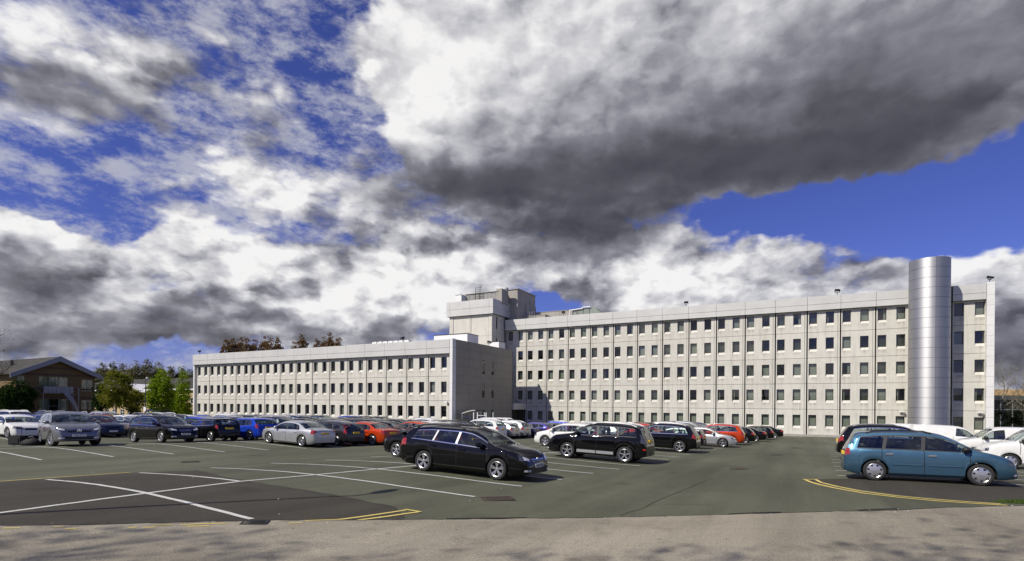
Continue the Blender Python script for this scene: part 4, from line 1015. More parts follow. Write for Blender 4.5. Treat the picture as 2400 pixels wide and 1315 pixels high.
spec('suv', top=[(-2.22, .45), (-2.21, .70), (-2.17, .98), (-2.10, 1.12), (-1.95, 1.45), (-1.87, 1.60), (-1.6, 1.655), (-.8, 1.70), (-.1, 1.695), (.35, 1.64), (.60, 1.555), (1.22, 1.17), (1.5, 1.12), (1.95, 1.04), (2.22, .88), (2.36, .68), (2.42, .50)],
     belt=[(-2.22, 1.13), (-1.4, 1.13), (0, 1.10), (1.2, 1.06), (2.42, 1.0)], wid=E0(1.82, -2.22, 2.42), R=.36, xf=1.36, xr=-1.31, clear=.23, flare=.03, gap=.07,
     doors=[-1.06, -.02, 1.04], wins=[(-1.78, -1.02), (-.94, -.10), (.0, .98)], wind=(.60, 1.22), rear=(-2.09, -1.90), hl=(1.90, 2.28), tl=(-2.18, -1.98, (4, 7)), mirror=.86, grille=(.40, .62, .82), handle=CHROME, rails=(-1.75, .25), railmat=FIN, clad=True, sillbar=1, tlmat=HEAD, slant=.10, seat=.15, plate_f=.52, plate_r=.98, tumble=.28, wtrim=TRIM)
spec('suv_round', top=[(-2.25, .45), (-2.24, .66), (-2.19, .96), (-2.10, 1.12), (-1.90, 1.44), (-1.78, 1.58), (-1.5, 1.65), (-.7, 1.70), (0, 1.69), (.45, 1.61), (.66, 1.53), (1.30, 1.13), (1.55, 1.08), (2.0, .99), (2.25, .86), (2.36, .68), (2.40, .48)],
     belt=[(-2.25, 1.11), (-1.4, 1.09), (0, 1.06), (1.2, 1.03), (2.40, .98)], wid=E0(1.86, -2.25, 2.40), R=.36, xf=1.38, xr=-1.30, clear=.22, flare=.02, gap=.065,
     doors=[-1.06, -.02, 1.06], wins=[(-1.74, -1.02), (-.95, -.10), (.0, 1.04)], wind=(.66, 1.30), rear=(-2.07, -1.82), hl=(1.94, 2.29, (4, 10)), tl=(-2.18, -1.99, (4, 6)), mirror=.86, grille=(.44, .64, .78), grbar=1, handle=CHROME, slant=.22, seat=.15, plate_f=.50, plate_r=.90, tumble=.30, wtrim=CHROME, rails=(-1.6, .2), railmat=SILV_TRIM)
spec('mpv', top=[(-2.18, .42), (-2.17, .66), (-2.13, .96), (-2.07, 1.10), (-1.93, 1.38), (-1.85, 1.52), (-1.6, 1.585), (-.8, 1.625), (0, 1.615), (.42, 1.545), (.66, 1.45), (1.42, 1.03), (1.6, .985), (1.95, .875), (2.14, .73), (2.22, .56), (2.24, .42)],
     belt=[(-2.18, 1.03), (-1.4, 1.025), (0, 1.0), (1.3, .97), (2.24, .92)], wid=E0(1.80, -2.18, 2.24), R=.325, xf=1.36, xr=-1.32, clear=.18,
     doors=[-1.12, -.02, 1.10], wins=[(-1.80, -1.12), (-1.02, -.10), (.0, 1.16)], wind=(.66, 1.42), rear=(-2.06, -1.88), hl=(1.88, 2.14, (4, 9)), tl=(-2.13, -2.0, (4, 6)), mirror=.98, grille=(.36, .58, .66), handle=CHROME, rub=.56, slant=.12, seat=.2, plate_f=.42, plate_r=.86, rails=(-1.55, .2), railmat=TRIM, mirmat=TRIM)
spec('mpv_round', top=[(-2.22, .42), (-2.21, .62), (-2.16, .92), (-2.08, 1.06), (-1.90, 1.34), (-1.78, 1.47), (-1.5, 1.54), (-.7, 1.60), (0, 1.59), (.45, 1.50), (.70, 1.40), (1.40, 1.03), (1.65, .98), (1.98, .87), (2.2, .73), (2.28, .56), (2.31, .42)],
     belt=[(-2.22, 1.05), (-1.4, 1.03), (0, .98), (1.3, .94), (2.31, .9)], wid=E0(1.81, -2.22, 2.31), R=.325, xf=1.40, xr=-1.35, clear=.17,
     doors=[-1.10, -.02, 1.08], wins=[(-1.72, -1.04), (-.96, -.10), (.0, 1.10)], wind=(.70, 1.40), rear=(-2.06, -1.82), hl=(1.75, 2.16), tl=(-2.16, -1.94, (4, 7)), mirror=.95, grille=(.36, .60, .70), grbar=1, handle=CHROME, slant=.18, seat=.2, plate_f=.46, plate_r=.84, wtrim=CHROME, rails=(-1.5, .2))
spec('hatch', top=[(-2.10, .40), (-2.09, .60), (-2.04, .86), (-1.96, .99), (-1.72, 1.24), (-1.55, 1.36), (-1.2, 1.425), (-.5, 1.46), (.1, 1.45), (.45, 1.38), (.68, 1.29), (1.30, .99), (1.5, .95), (1.85, .85), (2.04, .72), (2.11, .56), (2.14, .42)],
     belt=[(-2.10, 1.0), (-1.4, .97), (0, .92), (1.2, .89), (2.14, .85)], wid=E0(1.77, -2.10, 2.14), R=.315, xf=1.30, xr=-1.30, clear=.17,
     doors=[-1.02, -.06, 1.0], wins=[(-1.50, -.98), (-.90, -.14), (-.05, 1.0)], wind=(.68, 1.30), rear=(-1.95, -1.62), hl=(1.72, 2.07, (4, 9)), tl=(-2.03, -1.84, (4, 7)), mirror=.80, grille=(.38, .56, .64), slant=.18, seat=.15, plate_f=.44, plate_r=.80)
spec('small_hatch', top=[(-1.92, .42), (-1.91, .62), (-1.87, .86), (-1.81, .98), (-1.66, 1.22), (-1.56, 1.34), (-1.2, 1.39), (-.5, 1.42), (.05, 1.41), (.40, 1.33), (.58, 1.25), (1.08, .98), (1.3, .95), (1.68, .86), (1.86, .72), (1.92, .55), (1.94, .42)],
     belt=[(-1.92, .99), (-1.2, .96), (0, .93), (1.0, .91), (1.94, .86)], wid=E0(1.70, -1.92, 1.94), R=.305, xf=1.20, xr=-1.26, clear=.16,
     doors=[-.42, .92], wins=[(-1.48, -.44), (-.34, .86)], wind=(.58, 1.08), rear=(-1.80, -1.61), hl=(1.50, 1.84), tl=(-1.87, -1.72, (4, 6)), mirror=.72, grille=(.40, .50, .62), slant=.08, seat=.05, plate_f=.42, plate_r=.76, wtrim=CHROME)
spec('saloon', top=[(-2.26, .42), (-2.255, .62), (-2.22, .88), (-2.15, .985), (-1.92, 1.03), (-1.62, 1.06), (-1.28, 1.21), (-.92, 1.36), (-.55, 1.415), (0, 1.425), (.35, 1.38), (.58, 1.30), (1.20, .97), (1.45, .93), (1.95, .83), (2.17, .70), (2.25, .55), (2.28, .42)],
     belt=[(-2.26, .95), (-1.5, .95), (-.5, .92), (.5, .89), (1.2, .87), (2.28, .83)], wid=E0(1.82, -2.26, 2.28), R=.325, xf=1.44, xr=-1.33, clear=.15,
     doors=[-1.02, -.04, .98], wins=[(-1.10, -.96), (-.88, -.12), (-.03, .92)], wind=(.58, 1.20), rear=(-1.58, -.95), hl=(1.86, 2.20, (4, 9)), tl=(-2.225, -2.0, (4, 10)), mirror=.75, grille=(.30, .54, .66), grbar=1, slant=.12, seat=.05, plate_f=.40, plate_r=.78, rtrim=False, wtrim=TRIM)
spec('van', top=[(-2.12, .45), (-2.118, .9), (-2.10, 1.5), (-2.06, 1.72), (-1.95, 1.79), (-1.0, 1.83), (-.2, 1.82), (.35, 1.77), (.62, 1.69), (1.22, 1.19), (1.45, 1.13), (1.85, 1.02), (2.08, .86), (2.20, .66), (2.26, .46)],
     belt=[(-2.12, 1.16), (0, 1.14), (1.2, 1.08), (2.26, 1.0)], wid=E0(1.81, -2.12, 2.26), R=.315, xf=1.32, xr=-1.40, clear=.19,
     doors=[.0, 1.02], wins=[(.12, 1.06)], wind=(.62, 1.22), rear=(-2.08, -2.07), hl=(1.62, 2.12), tl=(-2.112, -2.06, (4, 7)), mirror=.90, grille=(.40, .62, .72), slant=.04, seat=.35, plate_f=.42, plate_r=.75, tumble=.16, van=True, mirmat=TRIM, handle=TRIM)
MODELS = {}
def get_model(name):
    if name not in MODELS: MODELS[name] = build_model(SPECS[name])
    return MODELS[name]
def get_wheel(name, style):
    k = (SPECS[name]['R'], style)
    if k not in WHEELS: WHEELS[k] = wheel_meshes(*k)
    return WHEELS[k]
def part_obj(name, me, mat, parent):
    o = bpy.data.objects.new(name, me); col.objects.link(o); o.parent = parent
    o.material_slots[0].link = 'OBJECT'; o.material_slots[0].material = mat; return o
def text_mesh(txt, size):
    cu = bpy.data.curves.new('plate_text', 'FONT'); cu.body = txt; cu.size = size; cu.align_x = 'CENTER'; cu.align_y = 'CENTER'; cu.extrude = .001
    o = bpy.data.objects.new('tmp', cu); col.objects.link(o); dg = bpy.context.evaluated_depsgraph_get(); me = bpy.data.meshes.new_from_object(o.evaluated_get(dg)); bpy.data.objects.remove(o); bpy.data.curves.remove(cu)
    return me
def place_car(model, colour, s, e, heading, label, name=None, style='five', near=True, group=None, steer=0.0, roof=None, plate=None, scale=1.0, yaw=0.0, skip=()):
    """heading +1 nose towards +T, -1 towards -T; yaw turns the car a little more"""
    sp = SPECS[model]; x, y = xy(s, e)
    ang = math.atan2(T[1]*heading, T[0]*heading)+yaw
    f = Vector((math.cos(ang), math.sin(ang), 0)); l = Vector((-f.y, f.x, 0)); d = 1.2
    def gr(v): return (gz(x+v.x*d, y+v.y*d)-gz(x-v.x*d, y-v.y*d))/(2*d)
    f = (f+Vector((0, 0, gr(f)))).normalized(); l = (l+Vector((0, 0, gr(l)))).normalized(); u = f.cross(l).normalized(); l = u.cross(f)
    zz = (gz(x+f.x*d, y+f.y*d)+gz(x-f.x*d, y-f.y*d))/2
    t = thing(name or {'van': 'van'}.get(model, 'car'), label, 'van' if model == 'van' else 'car', (0, 0, 0), 0, group)
    M = Matrix(((f.x, l.x, u.x, x), (f.y, l.y, u.y, y), (f.z, l.z, u.z, zz+.004), (0, 0, 0, 1)))
    if scale != 1.0: M = M @ Matrix.Diagonal((scale, scale, scale, 1))
    t.matrix_world = M
    pm = COLORS[colour]
    for nm, me, mk, subs, key in get_model(model):
        if not near and nm in ('wiper', 'fog_light', 'dashboard', 'rear_seat', 'seat', 'lower_intake', 'panel_gap'): continue
        if nm in skip: continue
        mat = pm if isinstance(mk, str) else mk
        o = part_obj(nm, me, mat, t)
        if roof and nm in ('roof', 'window_trim'): o.material_slots[0].material = COLORS[roof]
        if near:
            for sn, sme, smk in subs: part_obj(sn, sme, pm if isinstance(smk, str) else smk, o)
        if plate and key == 'front_plate':
            tm = text_mesh(plate, .105); tm.materials.append(TRIM); p = obj('plate_text', tm, o)
            p.matrix_local = Matrix.Translation((sp['top'][-1][0]+.031, 0, sp.get('plate_f', .44)))@Matrix.Rotation(PI/2, 4, 'Z')@Matrix.Rotation(PI/2, 4, 'X')
    ty, hb, rm = get_wheel(model, style); W = pchip(sp['wid'])(0)
    for xx in (sp['xf'], sp['xr']):
        for sg in (1, -1):
            h = obj('wheel', hb, t, (xx, sg*(W-.135), sp['R'])); r = (0 if sg > 0 else PI)+(steer if xx > 0 else 0)
            h.rotation_euler = (0, 0, r); obj('tyre', ty, h); obj('rim', rm, h)
    return t
def badge(parent, x, y, z, r, kind):
    m = MB(); n = 20
    rg = [(r, 0), (r, .012), (r*.84, .012), (r*.84, 0)]
    for rr, h in rg: pass
    ring = MB(); ring.lathe(rg, n, 'z'); m.add([(v[2], v[0], v[1]) for v in ring.v], ring.f)
    def bar(a, b, w=.16):
        a = Vector((0, a[0]*r, a[1]*r)); b = Vector((0, b[0]*r, b[1]*r)); d = (b-a).normalized(); q = Vector((0, -d.z, d.y))*w*r*.5
        vs_ = [a-q, b-q, b+q, a+q]; m.add([(0, *v[1:]) for v in vs_]+[(.011, *v[1:]) for v in vs_], [(4,5,6,7),(0,1,5,4),(1,2,6,5),(2,3,7,6),(3,0,4,7)])
    if kind == 'vw':
        for a, b in (((-.36, .78), (0, .08)), ((.36, .78), (0, .08)), ((-.78, .35), (-.36, -.72)), ((-.36, -.72), (0, .0)), ((0, .0), (.36, -.72)), ((.36, -.72), (.78, .35))): bar(a, b)
    elif kind == 'bolt':
        for a, b in (((-.95, .18), (.2, .18)), ((.2, .18), (-.2, -.18)), ((-.2, -.18), (.95, -.18))): bar(a, b, .2)
    o = m.build('badge', CHROME, parent, (x, y, z)); return o
# ---- cars one can pick out
G = 'cars parked in the rows'
def C(*a, **k): k.setdefault('group', G); return place_car(*a, **k)
hero = C('estate', 'black', -9.25, 14.55, 1, 'black estate car with chrome window line, nearest car in the middle', style='twin', plate='SA64 WPJ')
badge(hero, 2.275, 0, .655, .062, 'bolt')
C('suv', 'black', -8.05, 23.65, -1, 'black off-roader with silver roof rails and sill bars, behind the estate car', style='five')
C('mpv', 'teal blue', 3.2, 20.45, 1, 'teal blue people carrier beside the double yellow curve on the right', style='cap', scale=.935)
tou = C('suv_round', 'grey', -32.3, 13.25, 1, 'grey off-roader turning its front wheels, beside the black trolley bag', style='many', steer=math.radians(16), yaw=-.22, plate='T66 PLN')
badge(tou, 2.355, 0, .71, .085, 'vw')
C('mpv_round', 'black', -32.75, 18.0, 1, 'black people carrier with silver roof rails, nose out near the grey off-roader', style='many', plate='LG63 XMF')
C('small_hatch', 'black', -32.3, 20.6, -1, 'small black hatchback with yellow rear plate between people carrier and blue hatchback', style='five')
C('hatch', 'blue', -31.9, 22.9, -1, 'bright blue hatchback tail out, behind the silver saloon', style='many')
C('saloon', 'silver', -26.15, 22.0, -1, 'silver saloon tail out with amber-red lamps, left of the dark hatchback', style='many')
C('hatch', 'dark grey', -25.9, 24.35, -1, 'dark hatchback with red tail lamps between the silver and red saloons', style='many')
C('saloon', 'orange', -25.3, 26.75, -1, 'orange red saloon tail out, right of the dark hatchback', style='twin')
C('saloon', 'black', -25.5, 29.2, 1, 'black saloon nose out between the orange red saloon and orange hatchback', style='many')
C('hatch', 'orange', -25.3, 31.8, -1, 'orange red hatchback tail out, beyond the black saloon', style='five')
C('hatch', 'black', -13.5, 18.25, -1, 'black hatchback half hidden behind the black estate car', style='twin')
C('hatch', 'white', -12.6, 31.0, -1, 'white hatchback nose left, half hidden behind the black off-roader', style='twin')
C('suv_round', 'black', row_s(-9.0, 33.6), 33.6, -1, 'black off-roader behind the one with silver sill bars', style='five', near=False)
C('small_hatch', 'black', row_s(-9.4, 38.7), 38.7, -1, 'small black hatchback with a silver roof line, right of the black off-roader', style='five', near=True, roof='silver')
C('saloon', 'silver', row_s(-8.5, 43.2), 43.2, 1, 'silver saloon nose out beyond the small black hatchback', style='five')
C('suv_round', 'orange', row_s(-8.6, 48.2), 48.2, -1, 'burnt orange off-roader tail out beyond the silver saloon', style='five')
C('hatch', 'black', row_s(-8.3, 53.0), 53.0, -1, 'black hatchback with bright rims next to the burnt orange off-roader', style='five')
C('saloon', 'black', row_s(-8.2, 58.6), 58.6, -1, 'black saloon tail out, third from the end of the middle row', near=False)
C('hatch', 'black', row_s(-8.0, 64.6), 64.6, -1, 'black hatchback second from the end of the middle row', near=False)
C('saloon', 'black', row_s(-7.8, 71.0), 71.0, -1, 'last black saloon of the middle row beside the office front', near=False)
# right row
C('suv_round', 'black', 3.75, 31.0, 1, 'black off-roader with chrome window line behind the teal people carrier', style='five')
C('van', 'white', 9.0, 30.6, -1, 'white van at the right edge of the picture, nearest of the vans', style='cap')
C('van', 'white', 9.3, 37.2, -1, 'white van nose left, second nearest van on the right', style='cap')
C('van', 'white', 8.5, 44.6, 1, 'white panel van tail left, behind the second van', style='cap', near=False)
C('van', 'white', 5.8, 48.0, -1, 'white van roof showing above the black off-roader on the right', near=False)
C('hatch', 'black', 8.2, 52.0, -1, 'dark car between the white vans in front of the steel cylinder', near=False)
# ---- the rest of the rows
kinds = ['hatch', 'hatch', 'saloon', 'mpv_round', 'small_hatch', 'suv_round', 'estate', 'mpv', 'suv']
cols_ = ['black', 'silver', 'white', 'dark blue', 'grey', 'dark grey', 'blue', 'red', 'silver', 'white', 'black', 'grey', 'dark grey']
KN = {'hatch': 'hatchback', 'saloon': 'saloon', 'mpv_round': 'people carrier', 'small_hatch': 'small hatchback', 'suv_round': 'off-roader', 'estate': 'estate car', 'mpv': 'tall people carrier', 'suv': 'boxy off-roader', 'van': 'van'}
ORD = ['first', 'second', 'third', 'fourth', 'fifth', 'sixth', 'seventh', 'eighth', 'ninth', 'tenth', 'eleventh', 'twelfth', 'thirteenth', 'fourteenth', 'fifteenth', 'sixteenth', 'seventeenth', 'eighteenth', 'nineteenth', 'twentieth', 'twenty-first', 'twenty-second', 'twenty-third', 'twenty-fourth', 'twenty-fifth']
rc = random.Random(21)
def fill(where, s0, e0, step, n, seq=None, skip=(), both=True):
    k = 0
    for i in range(n):
        if i in skip: continue
        e = e0+step*i
        if seq and i < len(seq): m_, c_, h_ = seq[i]
        else: m_, c_, h_ = rc.choice(kinds), rc.choice(cols_), rc.choice((1, -1))
        C(m_, c_, row_s(s0, e)+rc.uniform(-.25, .25), e+rc.uniform(-.12, .12), h_, '%s %s, %s car %s' % (c_, KN[m_], ORD[k], where), near=False, style=rc.choice(('five', 'many', 'twin', 'cap')), yaw=rc.uniform(-.02, .02)); k += 1
# right side of the second row, beyond the orange hatchback
fill('beyond the orange hatchback in its row', -26.9, 34.1, 2.3, 16, [('hatch', 'white', -1), ('saloon', 'silver', -1), ('estate', 'black', 1), ('suv_round', 'white', -1), ('hatch', 'silver', -1), ('mpv_round', 'silver', -1), ('small_hatch', 'dark blue', 1), ('hatch', 'purple', -1), ('small_hatch', 'black', -1), ('mpv_round', 'blue', -1), ('hatch', 'dark grey', 1), ('saloon', 'black', 1), ('hatch', 'silver', -1), ('mpv', 'white', -1), ('hatch', 'grey', 1), ('saloon', 'silver', 1)])
fill('beyond the bright blue hatchback', -32.9, 25.3, 2.3, 14, [('mpv_round', 'dark grey', 1), ('hatch', 'black', 1), ('saloon', 'dark blue', -1), ('hatch', 'dark grey', -1), ('estate', 'grey', 1), ('hatch', 'black', 1), ('saloon', 'black', 1)])
fill('along the row behind the grey off-roader', -44.6, 13.0, 2.28, 19, [('hatch', 'dark grey', 1), ('saloon', 'white', 1), ('estate', 'dark grey', 1), ('hatch', 'dark blue', 1)], skip=(0,))
fill('along the row behind the white saloon', -51.0, 13.0, 2.28, 19, [('hatch', 'red', -1), ('saloon', 'red', -1), ('hatch', 'blue', -1)])
fill('along the row nearest the brick gable', -64.0, 22.0, 2.4, 14)
fill('beyond the half hidden white hatchback', -13.9, 35.6, 2.4, 14, [('hatch', 'silver', -1), ('hatch', 'red', -1), ('saloon', 'dark grey', -1), ('hatch', 'silver', 1), ('hatch', 'red', 1)])
# car farther left in front of the trees
for i, (s, e, m_, c_, h_, l) in enumerate([(-86, 49, 'hatch', 'black', 1, 'black car below the round green tree on the left'), (-88, 52.4, 'saloon', 'dark grey', 1, 'dark grey car right of the black one below the green tree'), (-90, 56.5, 'hatch', 'dark blue', 1, 'dark blue car beside the cycle shelter on the left'), (-70, 55, 'hatch', 'orange', -1, 'orange hatchback in front of the yellow brick building')]):
    C(m_, c_, s, e, h_, l, near=False)
# trolley bag beside the grey off-roader
BAG = plain('black_nylon', (.006, .006, .007), .8, 0, .3, 20, bump=.4, bscale=20)
tx, ty_ = -24.55, 26.75
tb = thing('trolley_bag', 'black trolley bag with raised handle beside the grey off-roader', 'bag', (tx, ty_, gz(tx, ty_)), -.1)
m = MB(); n = 10
prof = [(.0, .08), (.34, .06), (.40, .12), (.40, .52), (.36, .60), (.30, .64), (-.30, .64), (-.36, .60), (-.40, .52), (-.40, .12), (-.34, .06)]
prof = prof[1:]
vs_ = [(x, -.17, z) for x, z in prof]+[(x, .17, z) for x, z in prof]; N_ = len(prof)
m.add(vs_, [tuple(range(N_)), tuple(reversed(range(N_, 2*N_)))]+[(i, N_+i, N_+(i+1) % N_, (i+1) % N_) for i in range(N_)]); m.build('bag_body', BAG, tb)
MB().path([(-.16, .15, .6), (-.16, .15, 1.16), (.16, .15, 1.16), (.16, .15, .6)], .016, 6).build('handle', BLACKM, tb)
MB().box(-.30, .30, -.205, -.171, .2, .48).build('front_pocket', BAG, tb)
for q in (-.28, .28): m = MB(); m.lathe([(.0, -.03), (.07, -.03), (.07, .03), (.0, .03)], 12, 'y', (q, .1, .07)); m.build('wheel', TYRE, tb)
tb.scale = (.82, .82, .82)
sb = thing('soft_bag', 'low black soft bag slumped against the rear wheel', 'bag', (tx+.75, ty_-.05, gz(tx+.75, ty_-.05)), .2)
m = MB(); m.lathe([(.0, .0), (.34, .02), (.40, .14), (.30, .28), (.12, .36), (.0, .37)], 14); mm = MB(); mm.add([(v[0]*1.1+.03*math.sin(v[1]*19+v[2]*9), v[1]*.6, v[2]*(1+.15*math.sin(v[0]*11))) for v in m.v], m.f); mm.build('bag_body', BAG, sb, smooth=True)
MB().path([(-.2, 0, .33), (-.1, 0, .44), (.1, 0, .45), (.2, 0, .33)], .015, 5).build('strap', BLACKM, sb)
# ------------------------------------------------------------------ trees and planting
def leaf_mat(name, c1, c2, trans=.35):
    m = bpy.data.materials.new(name); m.use_nodes = True; nt = m.node_tree; nt.nodes.clear(); n = NG(nt)
    gp = n.n('ShaderNodeNewGeometry'); f = n.noise(gp.outputs['Position'], 1.1, 4, .65); rn = gp.outputs['Random Per Island']
    k = n.m('ADD', n.m('MULTIPLY', n.smooth(f, .3, .7), .6), n.m('MULTIPLY', rn, .4))
    c = n.mix(k, (*c1, 1), (*c2, 1))
    d = n.n('ShaderNodeBsdfDiffuse'); n.put(d.inputs[0], c); t_ = n.n('ShaderNodeBsdfTranslucent'); n.put(t_.inputs[0], c)
    mx = n.n('ShaderNodeMixShader'); mx.inputs[0].default_value = trans; nt.links.new(d.outputs[0], mx.inputs[1]); nt.links.new(t_.outputs[0], mx.inputs[2])
    o = n.n('ShaderNodeOutputMaterial'); nt.links.new(mx.outputs[0], o.inputs[0]); return m
L_BRIGHT = leaf_mat('fresh_green_leaves', (.12, .205, .010), (.27, .36, .025)); L_OLIVE = leaf_mat('olive_spring_leaves', (.10, .12, .014), (.22, .22, .03))
L_BUD = leaf_mat('budding_twigs', (.12, .115, .055), (.20, .19, .09), .3); L_COPPER = leaf_mat('copper_young_leaves', (.13, .075, .03), (.24, .15, .07), .3)
L_DARK = leaf_mat('shaded_dark_leaves', (.012, .028, .007), (.03, .055, .014), .2); L_HEDGE = leaf_mat('hedge_leaves', (.016, .028, .008), (.05, .06, .02), .2); L_GRASS = leaf_mat('grass_blades', (.05, .10, .02), (.10, .16, .03))  # dark leaves by the gable have their shadow put into the colour
BARK = plain('bark', (.085, .068, .05), .95, 0, .35, 6, bump=.6, bscale=25); BARKP = plain('pale_bark', (.20, .18, .14), .95, 0, .35, 6, bump=.6, bscale=25)
def crown_mesh(blobs, n, leaf, rng, mat, clump=22, cr=.45, up=.0, gaps=.25):
    """leaf-sized faces in clumps through the volume of several lobes, denser towards the outside"""
    vs_ = []; fs = []
    tot = sum(b[3]*b[4]*b[5] for b in blobs)
    for b in blobs:
        k = max(3, int(n*b[3]*b[4]*b[5]/tot/clump))
        for _ in range(k):
            while True:
                p = Vector((rng.uniform(-1, 1), rng.uniform(-1, 1), rng.uniform(-1, 1)))
                if .05 < p.length < 1: break
            r = p.length**.45; p = p.normalized()*r
            if rng.random() < gaps*r: continue
            c = Vector((b[0]+p.x*b[3], b[1]+p.y*b[4], b[2]+p.z*b[5])); q = cr*rng.uniform(.6, 1.3)
            for _ in range(clump):
                d = Vector((rng.gauss(0, .5), rng.gauss(0, .5), rng.gauss(0, .42)+up*rng.random()))*q; o = c+d
                a = Vector((rng.uniform(-1, 1), rng.uniform(-1, 1), rng.uniform(-.7, .7))).normalized(); w = a.orthogonal().normalized(); s_ = leaf*rng.uniform(.6, 1.3)
                w = (w*math.cos(rng.random()*6)+a.cross(w)*math.sin(rng.random()*6)).normalized()
                i = len(vs_); vs_ += [o-a*s_, o+w*s_*.45, o+a*s_, o-w*s_*.45]; fs.append((i, i+1, i+2, i+3))
    m = MB(); m.add(vs_, fs); return m.mesh('crown', [mat])
def trunk_mesh(h, r, rng, limbs, spread, mat, twig=0, first=.35, up=.9):
    m = MB(); pts = [Vector((0, 0, -.3))]; n = 7
    for k in range(1, n+1): pts.append(Vector((rng.uniform(-.05, .05)*h*.3, rng.uniform(-.05, .05)*h*.3, h*k/n)))
    for k in range(n): m.tube(pts[k], pts[k+1], r*(1-k/n*.85), r*(1-(k+1)/n*.85), 8, k in (0, n-1))
    def limb(p, d, l, rr, depth):
        q = p
        for k in range(3):
            dd = (d+Vector((rng.gauss(0, .18), rng.gauss(0, .18), rng.gauss(.06, .12)))).normalized(); q2 = q+dd*l/3
            m.tube(q, q2, rr*(1-k*.28), rr*(1-(k+1)*.28), 5 if depth else 6, False); 
            if depth < twig:
                for _ in range(2):
                    a = Vector((rng.gauss(0, 1), rng.gauss(0, 1), rng.gauss(.4, .6))).normalized(); limb(q2, (dd*.7+a*.7).normalized(), l*rng.uniform(.42, .62), rr*.45, depth+1)
            q = q2; d = dd
    for k in range(limbs):
        t = first+(1-first)*(k+rng.random()*.6)/limbs; i = min(n-1, int(t*n)); p = pts[i].lerp(pts[i+1], t*n-i) if i < n else pts[-1]
        a = k*2.4+rng.uniform(-.4, .4); limb(p, Vector((math.cos(a), math.sin(a), up)).normalized(), spread*(1.15-t*.6), r*.42*(1.1-t*.6), 0)
    return m.mesh('trunk', [mat], True)
def at(px_, Y): return ((px_-1200)/1264.0*Y, Y)
def top_z(px_, py, Y): return CAM_H+(947.7+.008*(px_-1200)-py)/1264.0*Y
def tree(px_, Y, ytop, width, label, leaf, n=2600, lsize=.16, seed=1, base_frac=.28, shape='round', group=None, twig=0, bark=None, cl=.5, name='broadleaf_tree', gaps=.25, xyz=None, h=None, clump=22):
    rng = random.Random(seed); x, y = at(px_, Y) if xyz is None else xyz; zg = gz(x, y)-.1
    h = (top_z(px_, ytop, Y)-zg) if h is None else h
    t = thing(name, label, 'tree', (x, y, zg), rng.uniform(0, 6), group)
    W = width; blobs = []
    if shape == 'round':
        zc_ = h*(base_frac+1)/2; rz = h*(1-base_frac)/2
        blobs = [(0, 0, zc_, W*.75, W*.75, rz*.92)]
        for k in range(7): a = rng.uniform(0, 6.28); q = rng.uniform(.35, .6)*W; blobs.append((math.cos(a)*q, math.sin(a)*q, zc_+rng.uniform(-.6, .55)*rz, W*rng.uniform(.3, .5), W*rng.uniform(.3, .5), rz*rng.uniform(.25, .4)))
    elif shape == 'spire':
        for k in range(8):
            f = k/7; zz = h*(base_frac+(1-base_frac)*f*.95); w = W*(1.0-.80*f)*(.75+.25*min(1, f*4)); blobs.append((rng.uniform(-.15, .15)*W, rng.uniform(-.15, .15)*W, zz, w, w, h*(1-base_frac)/7*.85))
    elif shape == 'flame':
        for k in range(7):
            f = k/6; zz = h*(base_frac+(1-base_frac)*f*.93); w = W*math.sin(PI*(.18+.74*f))**.8; blobs.append((rng.uniform(-.12, .12)*W, rng.uniform(-.12, .12)*W, zz, w, w, h*(1-base_frac)/6*.75))
    obj('trunk', trunk_mesh(h*.93, max(.09, h*.016), rng, 9, W*.95, bark or BARK, twig, base_frac*.8), t)
    obj('crown', crown_mesh(blobs, n, lsize, rng, leaf, clump, cl, gaps=gaps), t)
    return t
tree(272, 84, 866, 2.7, 'round olive green tree beside the brick gable', L_OLIVE, 9000, .17, 3, .24, gaps=.3)
tree(378, 90, 870, 2.0, 'bright fresh green tree right of the lamp post', L_BRIGHT, 11000, .18, 4, .2, 'flame', gaps=.15)
tree(428, 108, 862, 2.3, 'bright green tree beside the left end of the low wing', L_BRIGHT, 8500, .18, 5, .16, 'spire', gaps=.15)
tree(42, 82, 888, 2.4, 'dark leafy tree in front of the brick gable', L_DARK, 9000, .17, 6, .12)
tree(14, 86, 905, 1.9, 'dark bush-like tree at the left edge below the gable', L_DARK, 7000, .17, 16, .05)
tree(240, 92, 898, 1.6, 'small dark tree at the right corner of the brick gable', L_DARK, 4500, .17, 17, .15)
tree(322, 105, 912, 2.0, 'dull green tree behind the thin lamp post', L_OLIVE, 5200, .18, 18, .15)
for k, (p, yt, w) in enumerate([(236, 856, 2.6), (262, 853, 2.9), (292, 857, 3.0), (318, 851, 2.8), (345, 849, 3.0), (372, 857, 2.9), (400, 862, 2.8), (428, 866, 2.6), (450, 870, 2.4)]):
    tree(p, 165+5*(k % 3), yt, w, ['leftmost', 'second', 'third', 'fourth', 'fifth', 'sixth', 'seventh', 'eighth', 'ninth'][k]+' of the budding trees in the far row behind the green trees', L_BUD, 9500, .28, 30+k, .25, 'flame', 'far row of budding trees', twig=1, cl=.8, gaps=.08, name='budding_tree', clump=14)
for k, (p, yt) in enumerate([(527, 803), (546, 797), (562, 795), (578, 796), (596, 801), (618, 793), (634, 794), (652, 798), (688, 806), (708, 788), (742, 800), (758, 795), (773, 786), (792, 793)]):
    tree(p, 172+4*(k % 3), yt, 2.3, ORD[k]+' from the left of the copper leaved trees behind the low wing', L_COPPER, 10500, .27, 60+k, .45, 'flame', 'copper trees behind the low wing', twig=1, cl=.6, gaps=.1, name='copper_tree', clump=14)
tree(2352, 78, 852, 3.0, 'bare budding tree right of the office end', L_BUD, 900, .09, 90, .3, twig=3, bark=BARKP, cl=.5, gaps=.6, name='bare_tree', clump=6)
